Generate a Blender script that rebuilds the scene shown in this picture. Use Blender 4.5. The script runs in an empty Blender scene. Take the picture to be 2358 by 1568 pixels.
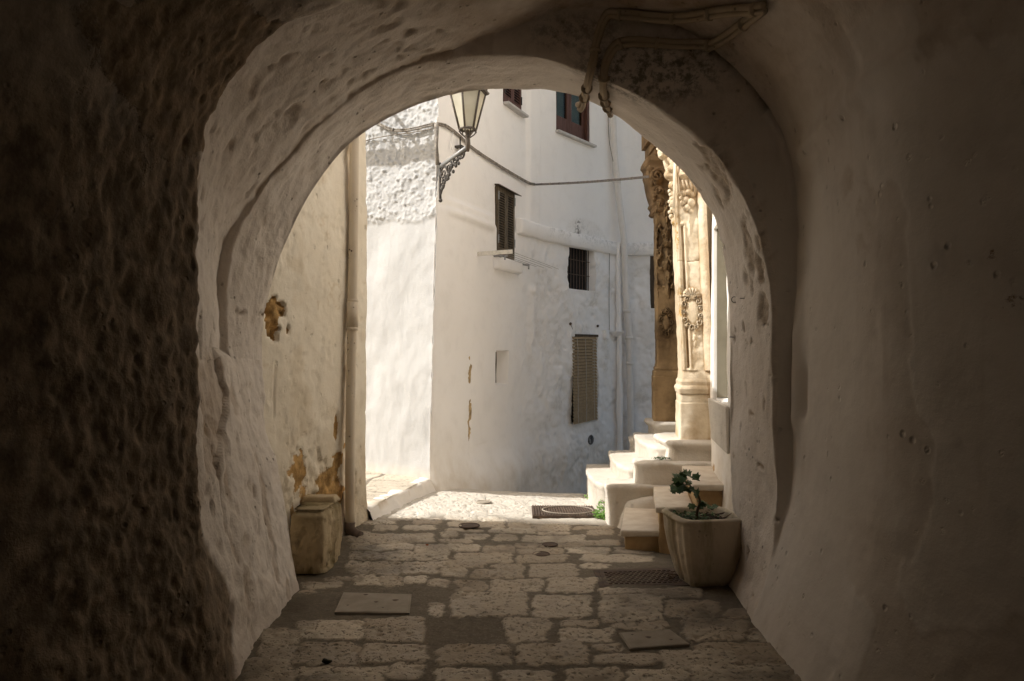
import bpy, math, random
import numpy as np
from mathutils import Vector, Matrix
from mathutils.bvhtree import BVHTree
random.seed(7)
SC = bpy.context.scene
COL = SC.collection
F, CX, HY, CH = 1768.0, 1179.0, 805.0, 1.5      # focal length (px), centre column, horizon row, eye height

def sstep(a, b, x):
    t = np.clip((np.asarray(x, float) - a) / (b - a), 0, 1)
    return t * t * (3 - 2 * t)

# ------------------------------------------------------------------ noise
def _h(ix, iy, iz):
    n = (ix.astype(np.int64) * 374761393 + iy.astype(np.int64) * 668265263 + iz.astype(np.int64) * 2147483647) & 0xffffffff
    n = ((n ^ (n >> 13)) * 1274126177) & 0xffffffff
    n = ((n ^ (n >> 16)) * 2246822519) & 0xffffffff
    return ((n ^ (n >> 15)) & 0xffff) / 32767.5 - 1.0
def noise(x, y, z=0.0):
    x, y, z = np.broadcast_arrays(np.asarray(x, float), np.asarray(y, float), np.asarray(z, float))
    fx, fy, fz = np.floor(x), np.floor(y), np.floor(z)
    tx, ty, tz = x - fx, y - fy, z - fz
    tx, ty, tz = [t * t * t * (t * (t * 6 - 15) + 10) for t in (tx, ty, tz)]
    r = 0
    for dx in (0, 1):
        for dy in (0, 1):
            for dz in (0, 1):
                r = r + _h(fx + dx, fy + dy, fz + dz) * (tx if dx else 1 - tx) * (ty if dy else 1 - ty) * (tz if dz else 1 - tz)
    return r
def fbm(x, y, z=0.0, o=4, g=.5):
    r, a, s = 0, 1.0, 1.0
    for k in range(o):
        r = r + a * noise(x * s + 17.3 * k, y * s + 5.1 * k, z * s + 9.7 * k)
        a *= g; s *= 2.03
    return r

# ------------------------------------------------------------------ objects
def link(o, parent=None, label=None, cat=None, group=None, kind=None):
    COL.objects.link(o)
    if parent is not None:
        o.parent = parent
        m = Matrix.Identity(4); q = parent
        while q is not None:
            m = m @ Matrix.Translation(-Vector(q.location)); q = q.parent if q.type == 'EMPTY' else None
        if parent.type == 'EMPTY':
            o.matrix_parent_inverse = Matrix.Translation(-Vector(parent.location))
    for k, v in (('label', label), ('category', cat), ('group', group), ('kind', kind)):
        if v: o[k] = v
    return o
def thing(name, loc, label, cat, group=None):
    o = bpy.data.objects.new(name, None); o.empty_display_size = .1; o.location = loc
    return link(o, None, label, cat, group)
def raw_mesh(name, V, Q, mat, smooth=True, attrs=None):
    me = bpy.data.meshes.new(name)
    V = np.asarray(V, np.float32).reshape(-1, 3); Q = np.asarray(Q, np.int32)
    n, k = Q.shape
    me.vertices.add(len(V)); me.vertices.foreach_set('co', V.ravel())
    me.loops.add(n * k); me.loops.foreach_set('vertex_index', Q.ravel())
    me.polygons.add(n)
    me.polygons.foreach_set('loop_start', np.arange(0, n * k, k, dtype=np.int32))
    me.polygons.foreach_set('loop_total', np.full(n, k, np.int32))
    me.polygons.foreach_set('use_smooth', np.full(n, smooth, bool))
    for an, arr in (attrs or {}).items():
        a = me.attributes.new(an, 'FLOAT_COLOR', 'POINT')
        c = np.ones((len(V), 4), np.float32); c[:, :arr.shape[-1]] = arr.reshape(len(V), -1)
        a.data.foreach_set('color', c.ravel())
    me.materials.append(mat); me.update(); me.validate()
    return me
TREES = {}
def grid(name, P, mat, parent=None, attrs=None, flip=False, tree=None, holes=None, **kw):
    m, n = P.shape[:2]
    i = np.arange(m * n).reshape(m, n)
    Q = np.stack([i[:-1, :-1], i[1:, :-1], i[1:, 1:], i[:-1, 1:]], -1)
    if holes is not None: Q = Q[~holes]
    Q = Q.reshape(-1, 4)
    if flip: Q = Q[:, ::-1]
    me = raw_mesh(name, P, Q, mat, True, attrs)
    o = bpy.data.objects.new(name, me)
    if tree:
        TREES[tree] = BVHTree.FromPolygons([Vector(v) for v in P.reshape(-1, 3)], Q.tolist())
    return link(o, parent, **kw)
def normals(P):
    du = np.gradient(P, axis=0); dv = np.gradient(P, axis=1)
    n = np.cross(du, dv); return n / (np.linalg.norm(n, axis=-1, keepdims=True) + 1e-9)
def ray(px, py):
    return Vector(((px - CX) / F, 1.0, (HY - py) / F))
def at(px, py, Y):
    return np.array(((px - CX) / F * Y, Y, CH + (HY - py) / F * Y))
def hit(px, py, keys, off=0.0):
    d = ray(px, py).normalized(); best = None
    for k in keys:
        l, nn, i, ds = TREES[k].ray_cast(Vector((0, 0, CH)), d)
        if l is not None and (best is None or ds < best[1]):
            best = (l, ds, nn)
    if best is None: return None
    nn = best[2]
    if nn.dot(d) > 0: nn = -nn
    return np.array(best[0] + nn * off)

class MB:
    def __init__(s): s.v = []; s.f = []
    def add(s, vs, fs):
        b = len(s.v); s.v += [tuple(map(float, v)) for v in vs]; s.f += [tuple(b + i for i in f) for f in fs]
        return s
    def hexa(s, c):                                # eight corners: bottom loop of four, top loop of four
        return s.add(c, [(3, 2, 1, 0), (4, 5, 6, 7), (0, 1, 5, 4), (1, 2, 6, 5), (2, 3, 7, 6), (3, 0, 4, 7)])
    def box(s, a, b):
        (x0, y0, z0), (x1, y1, z1) = a, b
        return s.hexa([(x0, y0, z0), (x1, y0, z0), (x1, y1, z0), (x0, y1, z0), (x0, y0, z1), (x1, y0, z1), (x1, y1, z1), (x0, y1, z1)])
    def tube(s, pts, r, n=8, cap=True):
        pts = [np.asarray(p, float) for p in pts]; m = len(pts)
        rr = r if hasattr(r, '__len__') else [r] * m
        vs = []; up = None
        for k in range(m):
            t = pts[min(k + 1, m - 1)] - pts[max(k - 1, 0)]; t = t / (np.linalg.norm(t) + 1e-9)
            if up is None:
                up = np.array((0, 0, 1.0)) if abs(t[2]) < .9 else np.array((1.0, 0, 0))
            a = up - t * up.dot(t); a /= np.linalg.norm(a) + 1e-9; up = a; b = np.cross(t, a)
            for j in range(n):
                w = 2 * math.pi * j / n; vs.append(pts[k] + (a * math.cos(w) + b * math.sin(w)) * rr[k])
        fs = [(k * n + j, k * n + (j + 1) % n, (k + 1) * n + (j + 1) % n, (k + 1) * n + j) for k in range(m - 1) for j in range(n)]
        if cap: fs += [tuple(range(n - 1, -1, -1)), tuple((m - 1) * n + j for j in range(n))]
        return s.add(vs, fs)
    def ball(s, c, r, n=8, m=6):
        r = np.broadcast_to(np.asarray(r, float), (3,)); vs = []
        for i in range(m + 1):
            a = math.pi * i / m
            for j in range(n):
                w = 2 * math.pi * j / n
                vs.append(np.asarray(c) + r * (math.sin(a) * math.cos(w), math.sin(a) * math.sin(w), math.cos(a)))
        return s.add(vs, [(i * n + j, (i + 1) * n + j, (i + 1) * n + (j + 1) % n, i * n + (j + 1) % n) for i in range(m) for j in range(n)])
    def build(s, name, mat, parent=None, smooth=False, bevel=0.0, wobble=0.0, wscale=6.0, sub=0, **kw):
        me = bpy.data.meshes.new(name); me.from_pydata(s.v, [], s.f); me.materials.append(mat)
        o = bpy.data.objects.new(name, me)
        if bevel or sub or wobble:
            import bmesh
            bm = bmesh.new(); bm.from_mesh(me)
            bmesh.ops.remove_doubles(bm, verts=bm.verts, dist=1e-5)
            if bevel: bmesh.ops.bevel(bm, geom=[e for e in bm.edges if e.is_manifold and e.calc_face_angle(0) > .5], offset=bevel, segments=2, profile=.6, affect='EDGES', clamp_overlap=True)
            for _ in range(sub): bmesh.ops.subdivide_edges(bm, edges=[e for e in bm.edges if e.calc_length() > .03], cuts=1, use_grid_fill=True)
            if wobble:
                bm.normal_update()
                co = np.array([v.co for v in bm.verts])
                w = fbm(co[:, 0] * wscale, co[:, 1] * wscale, co[:, 2] * wscale, 3) * wobble
                nn = [v.normal.copy() for v in bm.verts]
                for v, q, nr in zip(bm.verts, w, nn): v.co += nr * q
            bm.normal_update(); bm.to_mesh(me); bm.free()
        for p in me.polygons: p.use_smooth = smooth
        return link(o, parent, **kw)

def chaikin(P, k=2):
    P = np.asarray(P, float)
    for _ in range(k):
        a = P[:-1] * .75 + P[1:] * .25; b = P[:-1] * .25 + P[1:] * .75
        P = np.concatenate([P[:1], np.stack([a, b], 1).reshape(-1, P.shape[1]), P[-1:]])
    return P
def resample(P, n, ts=None):
    P = np.asarray(P, float); d = np.r_[0, np.cumsum(np.linalg.norm(np.diff(P, axis=0), axis=1))]
    t = np.linspace(0, d[-1], n) if ts is None else np.asarray(ts) * d[-1]
    return np.stack([np.interp(t, d, P[:, k]) for k in range(P.shape[1])], -1)
def smoothline(P, n=60):
    return resample(chaikin(P, 3), n)

# ------------------------------------------------------------------ materials
class NT:
    def __init__(s, name):
        s.m = bpy.data.materials.new(name); s.m.use_nodes = True; s.t = s.m.node_tree; s.t.nodes.clear()
        s.out = s.n('ShaderNodeOutputMaterial'); s.geo = None
    def n(s, ty, **k):
        o = s.t.nodes.new(ty)
        for a, b in k.items(): setattr(o, a, b)
        return o
    def put(s, sock, v):
        if hasattr(v, 'bl_idname') or isinstance(v, bpy.types.NodeSocket): s.t.links.new(v, sock)
        else: sock.default_value = (*v, 1) if isinstance(v, tuple) and len(v) == 3 and sock.type == 'RGBA' else v
    def co(s, scale=(1, 1, 1)):
        if s.geo is None: s.geo = s.n('ShaderNodeTexCoord').outputs['Object']
        mp = s.n('ShaderNodeMapping'); s.put(mp.inputs['Vector'], s.geo); mp.inputs['Scale'].default_value = scale
        return mp.outputs[0]
    def noise(s, scale, detail=5, rough=.55, st=(1, 1, 1), dist=0):
        o = s.n('ShaderNodeTexNoise'); s.put(o.inputs['Vector'], s.co(st)); o.inputs['Scale'].default_value = scale
        o.inputs['Detail'].default_value = detail; o.inputs['Roughness'].default_value = rough; o.inputs['Distortion'].default_value = dist
        return o.outputs[0]
    def vor(s, scale, st=(1, 1, 1), feature='F1', rand=1):
        o = s.n('ShaderNodeTexVoronoi'); o.feature = feature; s.put(o.inputs['Vector'], s.co(st)); o.inputs['Scale'].default_value = scale
        o.inputs['Randomness'].default_value = rand
        return o.outputs['Distance']
    def ramp(s, f, a, b, c0=0.0, c1=1.0):
        o = s.n('ShaderNodeMapRange'); o.interpolation_type = 'SMOOTHSTEP'
        s.put(o.inputs[0], f); o.inputs[1].default_value = a; o.inputs[2].default_value = b; o.inputs[3].default_value = c0; o.inputs[4].default_value = c1
        return o.outputs[0]
    def math(s, op, a, b=0.0):
        o = s.n('ShaderNodeMath', operation=op); s.put(o.inputs[0], a); s.put(o.inputs[1], b); return o.outputs[0]
    def mix(s, f, a, b, mode='MIX'):
        o = s.n('ShaderNodeMix', data_type='RGBA', blend_type=mode)
        s.put(o.inputs[0], f); s.put(o.inputs[6], a); s.put(o.inputs[7], b); return o.outputs[2]
    def attr(s, name):
        o = s.n('ShaderNodeAttribute'); o.attribute_name = name
        sp = s.n('ShaderNodeSeparateColor'); s.put(sp.inputs[0], o.outputs['Color']); return [*sp.outputs, o.outputs['Alpha']]
    def bump(s, h, strength=.5, dist=.01, prev=None):
        o = s.n('ShaderNodeBump'); s.put(o.inputs['Height'], h); o.inputs['Strength'].default_value = strength; o.inputs['Distance'].default_value = dist
        if prev is not None: s.put(o.inputs['Normal'], prev)
        return o.outputs[0]
    def done(s, color, rough=.9, nrm=None, metal=0.0, spec=.2):
        p = s.n('ShaderNodeBsdfPrincipled')
        s.put(p.inputs['Base Color'], color); s.put(p.inputs['Roughness'], rough); p.inputs['Metallic'].default_value = metal
        p.inputs['Specular IOR Level'].default_value = spec
        if nrm is not None: s.put(p.inputs['Normal'], nrm)
        s.t.links.new(p.outputs[0], s.out.inputs[0]); return s.m

def plaster(name, base, alt, dirt, stone, b1=(.5, .012), b2=(.4, .003), pits=.0, pitscale=16, st=(1, 1, 1), mot=.5, dirtamt=.5, streak=.0, rock=None):
    """weathered lime plaster; attribute st: R dirt and painted shade, G exposed stone, B dark mould"""
    t = NT(name); A = t.attr('st')
    n1 = t.noise(.9, 4, .6, st); n2 = t.noise(5, 5, .65, st); n3 = t.noise(26, 4, .7, st)
    c = t.mix(t.ramp(n1, .35, .65), base, alt)
    c = t.mix(t.math('MULTIPLY', t.ramp(n2, .48, .72), mot), c, tuple(v * .82 for v in alt))
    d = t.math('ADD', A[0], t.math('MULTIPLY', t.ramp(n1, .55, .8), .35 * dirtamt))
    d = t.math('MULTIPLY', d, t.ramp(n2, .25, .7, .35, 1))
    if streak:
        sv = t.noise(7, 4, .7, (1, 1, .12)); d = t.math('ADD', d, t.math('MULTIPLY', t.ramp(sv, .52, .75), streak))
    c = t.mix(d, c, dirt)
    sc = t.mix(t.ramp(t.noise(11, 4, .7), .3, .7), tuple(v * .55 for v in stone), tuple(min(1, v * 1.3) for v in stone))
    gm = t.ramp(t.math('ADD', A[1], t.math('MULTIPLY', t.math('SUBTRACT', n3, .5), .75)), .42, .58)
    c = t.mix(gm, c, sc)
    bm_ = t.math('MULTIPLY', A[2], t.ramp(t.noise(19, 5, .75), .42, .62)); c = t.mix(bm_, c, (.06, .055, .035))
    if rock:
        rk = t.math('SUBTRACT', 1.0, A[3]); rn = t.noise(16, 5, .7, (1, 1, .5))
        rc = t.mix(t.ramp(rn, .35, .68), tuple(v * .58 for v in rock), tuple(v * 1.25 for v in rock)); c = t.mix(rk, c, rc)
    h1 = t.math('ADD', t.math('MULTIPLY', n2, 1.0), t.math('MULTIPLY', gm, -.5))
    nb = t.bump(t.math('ADD', t.math('MULTIPLY', h1, b1[0] * b1[1] / .01), t.math('ADD', t.math('MULTIPLY', n3, b2[0] * b2[1] * 3 / .01), t.math('MULTIPLY', t.noise(95, 2, .6, st), b2[0] * b2[1] / .01))), 1.0, .01)
    if pits:
        v = t.vor(pitscale, st); pm = t.math('MULTIPLY', t.ramp(v, .08, .26, 1, 0), t.ramp(n2, .5, .66))
        c = t.mix(t.math('MULTIPLY', pm, pits), c, tuple(q * .35 for q in dirt)); nb = t.bump(pm, .8, -.012, nb)
    return t.done(c, .93, nb, spec=.15)
def simple(name, c, c2=None, rough=.6, scale=20, metal=0.0, bump=(.2, .002), st=(1, 1, 1), spec=.3):
    t = NT(name); n = t.noise(scale, 6, .65, st); c2 = c2 or tuple(v * .7 for v in c)
    return t.done(t.mix(t.ramp(n, .3, .7), c, c2), t.ramp(n, .2, .8, max(0, rough - .1), min(1, rough + .15)), t.bump(n, *bump), metal, spec)

M = {}
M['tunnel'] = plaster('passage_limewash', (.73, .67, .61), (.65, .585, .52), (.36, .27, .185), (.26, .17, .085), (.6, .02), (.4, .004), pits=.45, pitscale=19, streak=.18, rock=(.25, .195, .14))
M['tunnelsmooth'] = plaster('passage_smooth_limewash', (.69, .64, .585), (.63, .58, .525), (.36, .275, .195), (.24, .155, .085), (.35, .012), (.25, .002), pits=.2, pitscale=13, mot=.35, dirtamt=.5, streak=.16)
M['darkstone'] = plaster('passage_rough_stone', (.30, .24, .18), (.21, .16, .115), (.10, .075, .05), (.17, .11, .06), (.9, .05), (.6, .008), pits=.75, pitscale=9, st=(1, 1, .55), dirtamt=1, streak=.5)
M['white'] = plaster('white_limewash', (.90, .885, .87), (.875, .855, .835), (.62, .545, .44), (.45, .33, .18), (.3, .012), (.3, .003), mot=.25, dirtamt=.12)
M['rough'] = plaster('white_rough_stucco', (.46, .458, .452), (.435, .433, .428), (.60, .53, .43), (.45, .33, .18), (.4, .014), (.35, .003), mot=.15, dirtamt=.06)
M['cream'] = plaster('cream_weathered_plaster', (.87, .805, .685), (.82, .745, .615), (.58, .46, .30), (.50, .315, .13), (.4, .012), (.35, .003), pits=.35, pitscale=9, mot=.5, dirtamt=.7, streak=.12)
M['facade'] = plaster('pale_facade_plaster', (.90, .86, .80), (.87, .82, .75), (.6, .49, .35), (.45, .3, .15), (.3, .012), (.3, .003), mot=.3, dirtamt=.4, streak=.1)
M['stepplaster'] = plaster('whitewashed_step', (.62, .575, .51), (.53, .48, .41), (.50, .40, .28), (.5, .36, .2), (.6, .014), (.6, .004), pits=.25, pitscale=14, mot=.5, dirtamt=1.0, streak=.35)
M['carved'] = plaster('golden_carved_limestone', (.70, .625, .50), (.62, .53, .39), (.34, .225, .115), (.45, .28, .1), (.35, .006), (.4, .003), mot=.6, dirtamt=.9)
M['carvedshade'] = plaster('shade_toned_carved_limestone', (.44, .32, .185), (.34, .235, .125), (.10, .065, .035), (.25, .165, .085), (.4, .006), (.4, .003), mot=.8, dirtamt=1.2)  # same portal stone, darkened to paint shade into the far parts
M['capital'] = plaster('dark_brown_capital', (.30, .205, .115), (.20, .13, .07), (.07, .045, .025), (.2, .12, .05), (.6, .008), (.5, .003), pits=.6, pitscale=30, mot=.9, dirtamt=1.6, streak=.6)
M['marble'] = simple('worn_marble_slab', (.74, .66, .55), (.62, .53, .42), .55, 7, bump=(.12, .003))
M['stepbase'] = simple('ochre_step_base', (.52, .37, .20), (.40, .27, .14), .9, 9, bump=(.5, .006))
M['iron'] = simple('black_wrought_iron', (.045, .042, .04), (.10, .09, .08), .5, 60, .6)
M['lampmetal'] = simple('brown_lantern_metal', (.085, .068, .055), (.13, .11, .09), .5, 40, .3)
M['greypipe'] = simple('grey_bracket_tube', (.35, .36, .36), (.25, .25, .25), .45, 30, .3)
M['rust'] = simple('rusty_iron_cover', (.085, .062, .05), (.16, .115, .085), .8, 14, .2, (.5, .004))
M['coverstone'] = simple('grey_concrete_cover', (.36, .315, .255), (.29, .25, .2), .9, 9, bump=(.4, .003))
M['pipe'] = plaster('painted_drainpipe', (.72, .64, .52), (.66, .57, .45), (.22, .13, .07), (.30, .16, .08), (.2, .004), (.2, .002), pits=1.0, pitscale=26, mot=.4, streak=.3)
M['whitepipe'] = simple('white_drainpipe', (.76, .73, .70), (.70, .67, .63), .6, 9)
M['cable'] = simple('whitewashed_cable', (.36, .32, .27), (.14, .125, .11), .8, 22, bump=(.5, .004))
M['conduit'] = plaster('dirty_conduit', (.44, .36, .26), (.34, .27, .19), (.05, .04, .03), (.1, .07, .04), (.5, .008), (.4, .003), pits=.6, pitscale=24, dirtamt=2.5)
M['darkcable'] = simple('dark_bundled_cable', (.16, .15, .15), (.30, .27, .24), .6, 40)
M['planter'] = plaster('stained_cement_planter', (.66, .575, .455), (.58, .495, .38), (.27, .22, .11), (.4, .3, .15), (.5, .008), (.4, .003), pits=.3, pitscale=22, mot=.6, dirtamt=1.5, streak=.55)
M['planterold'] = plaster('mossy_cement_planter', (.52, .42, .275), (.45, .35, .21), (.16, .125, .055), (.4, .3, .15), (.7, .012), (.5, .004), pits=.5, pitscale=18, mot=.6, dirtamt=1.6, streak=.7)
M['soil'] = simple('dark_soil', (.03, .022, .015), (.07, .05, .035), .95, 40, bump=(.8, .01))
M['leaf'] = simple('ivy_leaf', (.035, .085, .022), (.075, .14, .035), .45, 30, spec=.4)
M['weed'] = simple('bright_weed_leaf', (.16, .30, .05), (.09, .19, .035), .5, 25, spec=.3)
M['stem'] = simple('woody_stem', (.13, .08, .05), (.08, .05, .03), .85, 50)
M['shutter'] = simple('olive_brown_shutter', (.115, .085, .05), (.08, .06, .036), .55, 25)
M['wood'] = simple('red_brown_wood', (.115, .050, .034), (.075, .034, .024), .5, 18, st=(1, 1, .2))
M['oldwood'] = simple('weathered_dark_wood', (.10, .07, .045), (.055, .038, .025), .8, 18, st=(1, 1, .2))
M['void'] = simple('dark_room', (.012, .010, .009), None, .9)
M['sill'] = simple('grey_marble_sill', (.55, .53, .50), (.45, .43, .41), .5, 14)
M['curtain'] = simple('pale_curtain', (.52, .54, .53), (.42, .44, .44), .8, 8)
M['blind'] = simple('tan_blind_slat', (.34, .245, .135), (.28, .20, .11), .55, 16)
M['blindtape'] = simple('pale_blind_cord', (.6, .55, .48), None, .8)
M['vent'] = simple('grey_vent_grille', (.22, .21, .20), (.13, .12, .12), .6, 30)
M['rack'] = simple('white_painted_rack', (.78, .74, .66), None, .5)
M['greydoor'] = simple('grey_green_panel', (.20, .18, .135), (.17, .15, .11), .95, 5, spec=.03)
def glass_mat():
    t = NT('window_glass'); g = t.n('ShaderNodeBsdfGlossy'); g.inputs['Roughness'].default_value = .04; g.inputs['Color'].default_value = (.16, .165, .16, 1)
    tr = t.n('ShaderNodeBsdfTransparent'); tr.inputs[0].default_value = (.62, .66, .64, 1)
    fr = t.n('ShaderNodeFresnel'); fr.inputs[0].default_value = 1.5
    mx = t.n('ShaderNodeMixShader'); t.put(mx.inputs[0], t.math('MULTIPLY', fr.outputs[0], .18)); t.t.links.new(tr.outputs[0], mx.inputs[1]); t.t.links.new(g.outputs[0], mx.inputs[2])
    t.t.links.new(mx.outputs[0], t.out.inputs[0]); return t.m
M['glass'] = glass_mat()
def frost_mat():
    t = NT('frosted_lantern_glass'); d = t.n('ShaderNodeBsdfDiffuse'); tl = t.n('ShaderNodeBsdfTranslucent')
    c = t.mix(t.ramp(t.noise(6, 4), .3, .7), (.80, .77, .66), (.70, .66, .54))
    t.put(d.inputs[0], c); t.put(tl.inputs[0], c)
    mx = t.n('ShaderNodeMixShader'); mx.inputs[0].default_value = .45
    t.t.links.new(d.outputs[0], mx.inputs[1]); t.t.links.new(tl.outputs[0], mx.inputs[2]); t.t.links.new(mx.outputs[0], t.out.inputs[0]); return t.m
M['frost'] = frost_mat()
def paving_mat():
    t = NT('worn_limestone_paving'); A = t.attr('st')          # R stone mask, G per-stone tint, B dirt, falling alpha paints sunlight
    n1 = t.noise(3, 4, .6); n2 = t.noise(22, 5, .7); n3 = t.noise(70, 3, .65)
    stone = t.mix(A[1], (.64, .555, .435), (.37, .30, .215)); stone = t.mix(t.math('MULTIPLY', t.ramp(n2, .4, .7), .45), stone, (.38, .30, .205))
    v = t.vor(21, (1, .8, 1)); v2 = t.noise(44, 3, .6)
    pm = t.math('MULTIPLY', t.ramp(v, .10, .36, .8, 0), t.ramp(t.noise(9, 3), .45, .62)); pm2 = t.ramp(v2, .33, .43, .75, 0)
    pit = t.math('MAXIMUM', pm, pm2)
    stone = t.mix(t.math('MULTIPLY', pit, .85), stone, (.105, .078, .05))
    stone = t.mix(t.math('MULTIPLY', t.ramp(n1, .42, .62), .35), stone, (.33, .27, .20))
    mort = t.mix(t.ramp(n2, .3, .7), (.185, .155, .115), (.13, .106, .076)); mort = t.mix(t.ramp(n3, .5, .75), mort, (.27, .225, .17))
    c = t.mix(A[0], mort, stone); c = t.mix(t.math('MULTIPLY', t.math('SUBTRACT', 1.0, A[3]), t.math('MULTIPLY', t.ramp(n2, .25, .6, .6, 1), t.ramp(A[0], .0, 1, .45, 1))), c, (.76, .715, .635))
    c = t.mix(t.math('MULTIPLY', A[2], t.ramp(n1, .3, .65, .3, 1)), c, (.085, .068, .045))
    nb = t.bump(n2, .6, .01); nb = t.bump(n3, .5, .004, nb); nb = t.bump(t.math('MULTIPLY', pit, A[0]), .9, -.01, nb)
    return t.done(c, t.math('SUBTRACT', .92, t.math('MULTIPLY', A[0], t.ramp(n1, .3, .7, .18, .42))), nb, spec=.35)
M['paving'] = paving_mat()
M['ground'] = simple('pale_bounce_ground', (.55, .49, .40), (.45, .40, .32), .95, 3)  # unseen ground, colour made pale to bounce sunlight into the street
# ================================================================== the vaulted passage
NL, NA, NR = 110, 300, 110
def pxl(L, Y): return [((x - CX) / F * Y, CH + (HY - y) / F * Y) for x, y in L]
RINGS = []
def byidx(P, n):
    P = np.asarray(P, float); t = np.linspace(0, len(P) - 1, n); return np.stack([np.interp(t, np.arange(len(P)), P[:, k]) for k in range(P.shape[1])], -1)
def ring(yl, yr, left, arch, right, idxed=False):
    P = np.concatenate([resample(chaikin(left, 2), NL), byidx(chaikin(arch, 3), NA) if idxed else resample(chaikin(arch, 3), NA), resample(chaikin(right, 2), NR + 1)[1:]])
    P[NL - 1] = P[NL - 1] if np.linalg.norm(P[NL - 1] - P[NL]) > .004 else (P[NL - 2] + P[NL]) / 2
    y = yl + (yr - yl) * np.clip((P[:, 0] + 1.5) / 3.0, 0, 1)
    RINGS.append(np.stack([P[:, 0], y, P[:, 1]], -1))
ring(-6, -6, [(-2.15, -.05), (-2.2, .5), (-2.25, 1.5)], [(-2.25, 1.5), (-2.0, 2.3), (-1.4, 2.9), (-.7, 3.4), (0, 3.55), (.8, 3.45), (1.4, 3.0), (2.3, 2.5), (2.4, 1.6)], [(2.4, 1.6), (2.4, .5), (2.2, -.05)])
ring(1.4, 1.4, [(-2.10, -.05), (-2.2, .4), (-2.25, 1.5)], [(-2.25, 1.5), (-2.2, 2.3), (-1.75, 3.0), (-1.1, 3.4), (0, 3.7), (1.1, 3.75), (1.95, 3.35), (2.35, 2.7), (2.42, 1.6)], [(2.42, 1.6), (2.40, .6), (2.3, .22), (2.15, -.05)])
ring(2.6, 2.6, [(-1.50, -.05), (-1.57, .4), (-1.60, 1.5)], [(-1.60, 1.5), (-1.58, 2.1), (-1.38, 2.7), (-1.0, 3.08), (0, 3.45), (.8, 3.5), (1.4, 3.2), (1.76, 2.6), (1.80, 1.6)], [(1.80, 1.6), (1.78, .65), (1.67, .25), (1.52, -.05)])
ring(3.3, 3.3, [(-1.30, -.05), (-1.335, .3), (-1.36, .75), (-1.366, 1.5)], [(-1.366, 1.5), (-1.372, 1.7), (-1.35, 2.25), (-1.32, 2.47), (-1.23, 2.655), (-1.08, 2.82), (-.91, 2.94), (-.5, 3.15), (0, 3.32), (.6, 3.40), (1.1, 3.26), (1.42, 2.95), (1.56, 2.5), (1.57, 1.6)], [(1.57, 1.6), (1.55, .7), (1.44, .28), (1.29, -.05)])
ring(3.42, 3.42, [(-1.255, -.05), (-1.34, .35), (-1.405, .8), (-1.45, 1.46)], [(-1.455, 1.5), (-1.46, 1.75), (-1.43, 2.3), (-1.39, 2.53), (-1.29, 2.74), (-1.13, 2.92), (-.946, 3.03), (-.5, 3.22), (0, 3.37), (.55, 3.43), (1.05, 3.28), (1.4, 2.95), (1.56, 2.5), (1.57, 1.6)], [(1.57, 1.6), (1.55, .7), (1.44, .28), (1.285, -.05)])
NEAR = [(525, 800), (519, 700), (527, 600), (548, 530), (583, 478), (640, 398), (700, 328), (800, 236), (880, 186), (960, 148), (1060, 127), (1170, 121), (1260, 133), (1345, 162), (1430, 196), (1500, 228), (1590, 292), (1640, 338), (1685, 394), (1742, 505), (1768, 610), (1779, 700), (1781, 795)]
FAR = [(600, 798), (602, 740), (614, 690), (640, 600), (655, 560), (700, 462), (745, 395), (800, 332), (880, 276), (1000, 225), (1065, 209), (1130, 202), (1190, 202), (1250, 204), (1340, 222), (1420, 264), (1510, 331), (1560, 372), (1600, 416), (1640, 480), (1662, 540), (1676, 620), (1682, 700), (1683, 795)]
def skew(L, yl, yr):
    out = []
    for x, y in L:
        Y = yl + (yr - yl) * np.clip((x - 600) / 1100.0, 0, 1); out.append(((x - CX) / F * Y, CH + (HY - y) / F * Y))
    return out
NQ = skew(NEAR, 4.40, 4.23)
WEB = [(-1.672, 1.5), (-1.690, 1.8), (-1.686, 2.03), (-1.628, 2.19), (-1.508, 2.322)] + [(a - .008, b + .008 + .002 * k) for k, (a, b) in enumerate(NQ[5:10])] + [(NQ[10][0], NQ[10][1] + .06), (NQ[11][0], NQ[11][1] + .13), (.23, 3.385), (.50, 3.40), (.80, 3.35), (1.0, 3.26), (1.22, 3.09), (1.36, 2.93), (1.47, 2.76), (1.555, 2.5), (1.575, 2.2), (1.57, 1.9), (1.56, 1.6)]
ring(4.395, 4.225, [(-1.32, -.05), (-1.42, .5), (-1.51, .95), (-1.615, 1.46)], WEB, [(1.56, 1.6), (1.545, .8), (1.46, .38), (1.31, -.05)], True)
ring(4.42, 4.25, [(-1.325, -.05), (-1.425, .5), (-1.52, .95), (-1.622, 1.46)], skew(NEAR, 4.42, 4.25), [(1.447, 1.52), (1.452, 1.0), (1.465, .62), (1.44, .32), (1.315, -.05)], True)
ring(4.80, 4.98, pxl([(690, 1395), (683, 1345), (668, 1260), (655, 1180), (640, 1090), (608, 1010), (601, 830)], 4.80), skew(FAR, 4.80, 4.98), [(1.420, 1.52), (1.425, .7), (1.452, .30), (1.455, .12), (1.40, .06), (1.37, -.05)])
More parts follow.
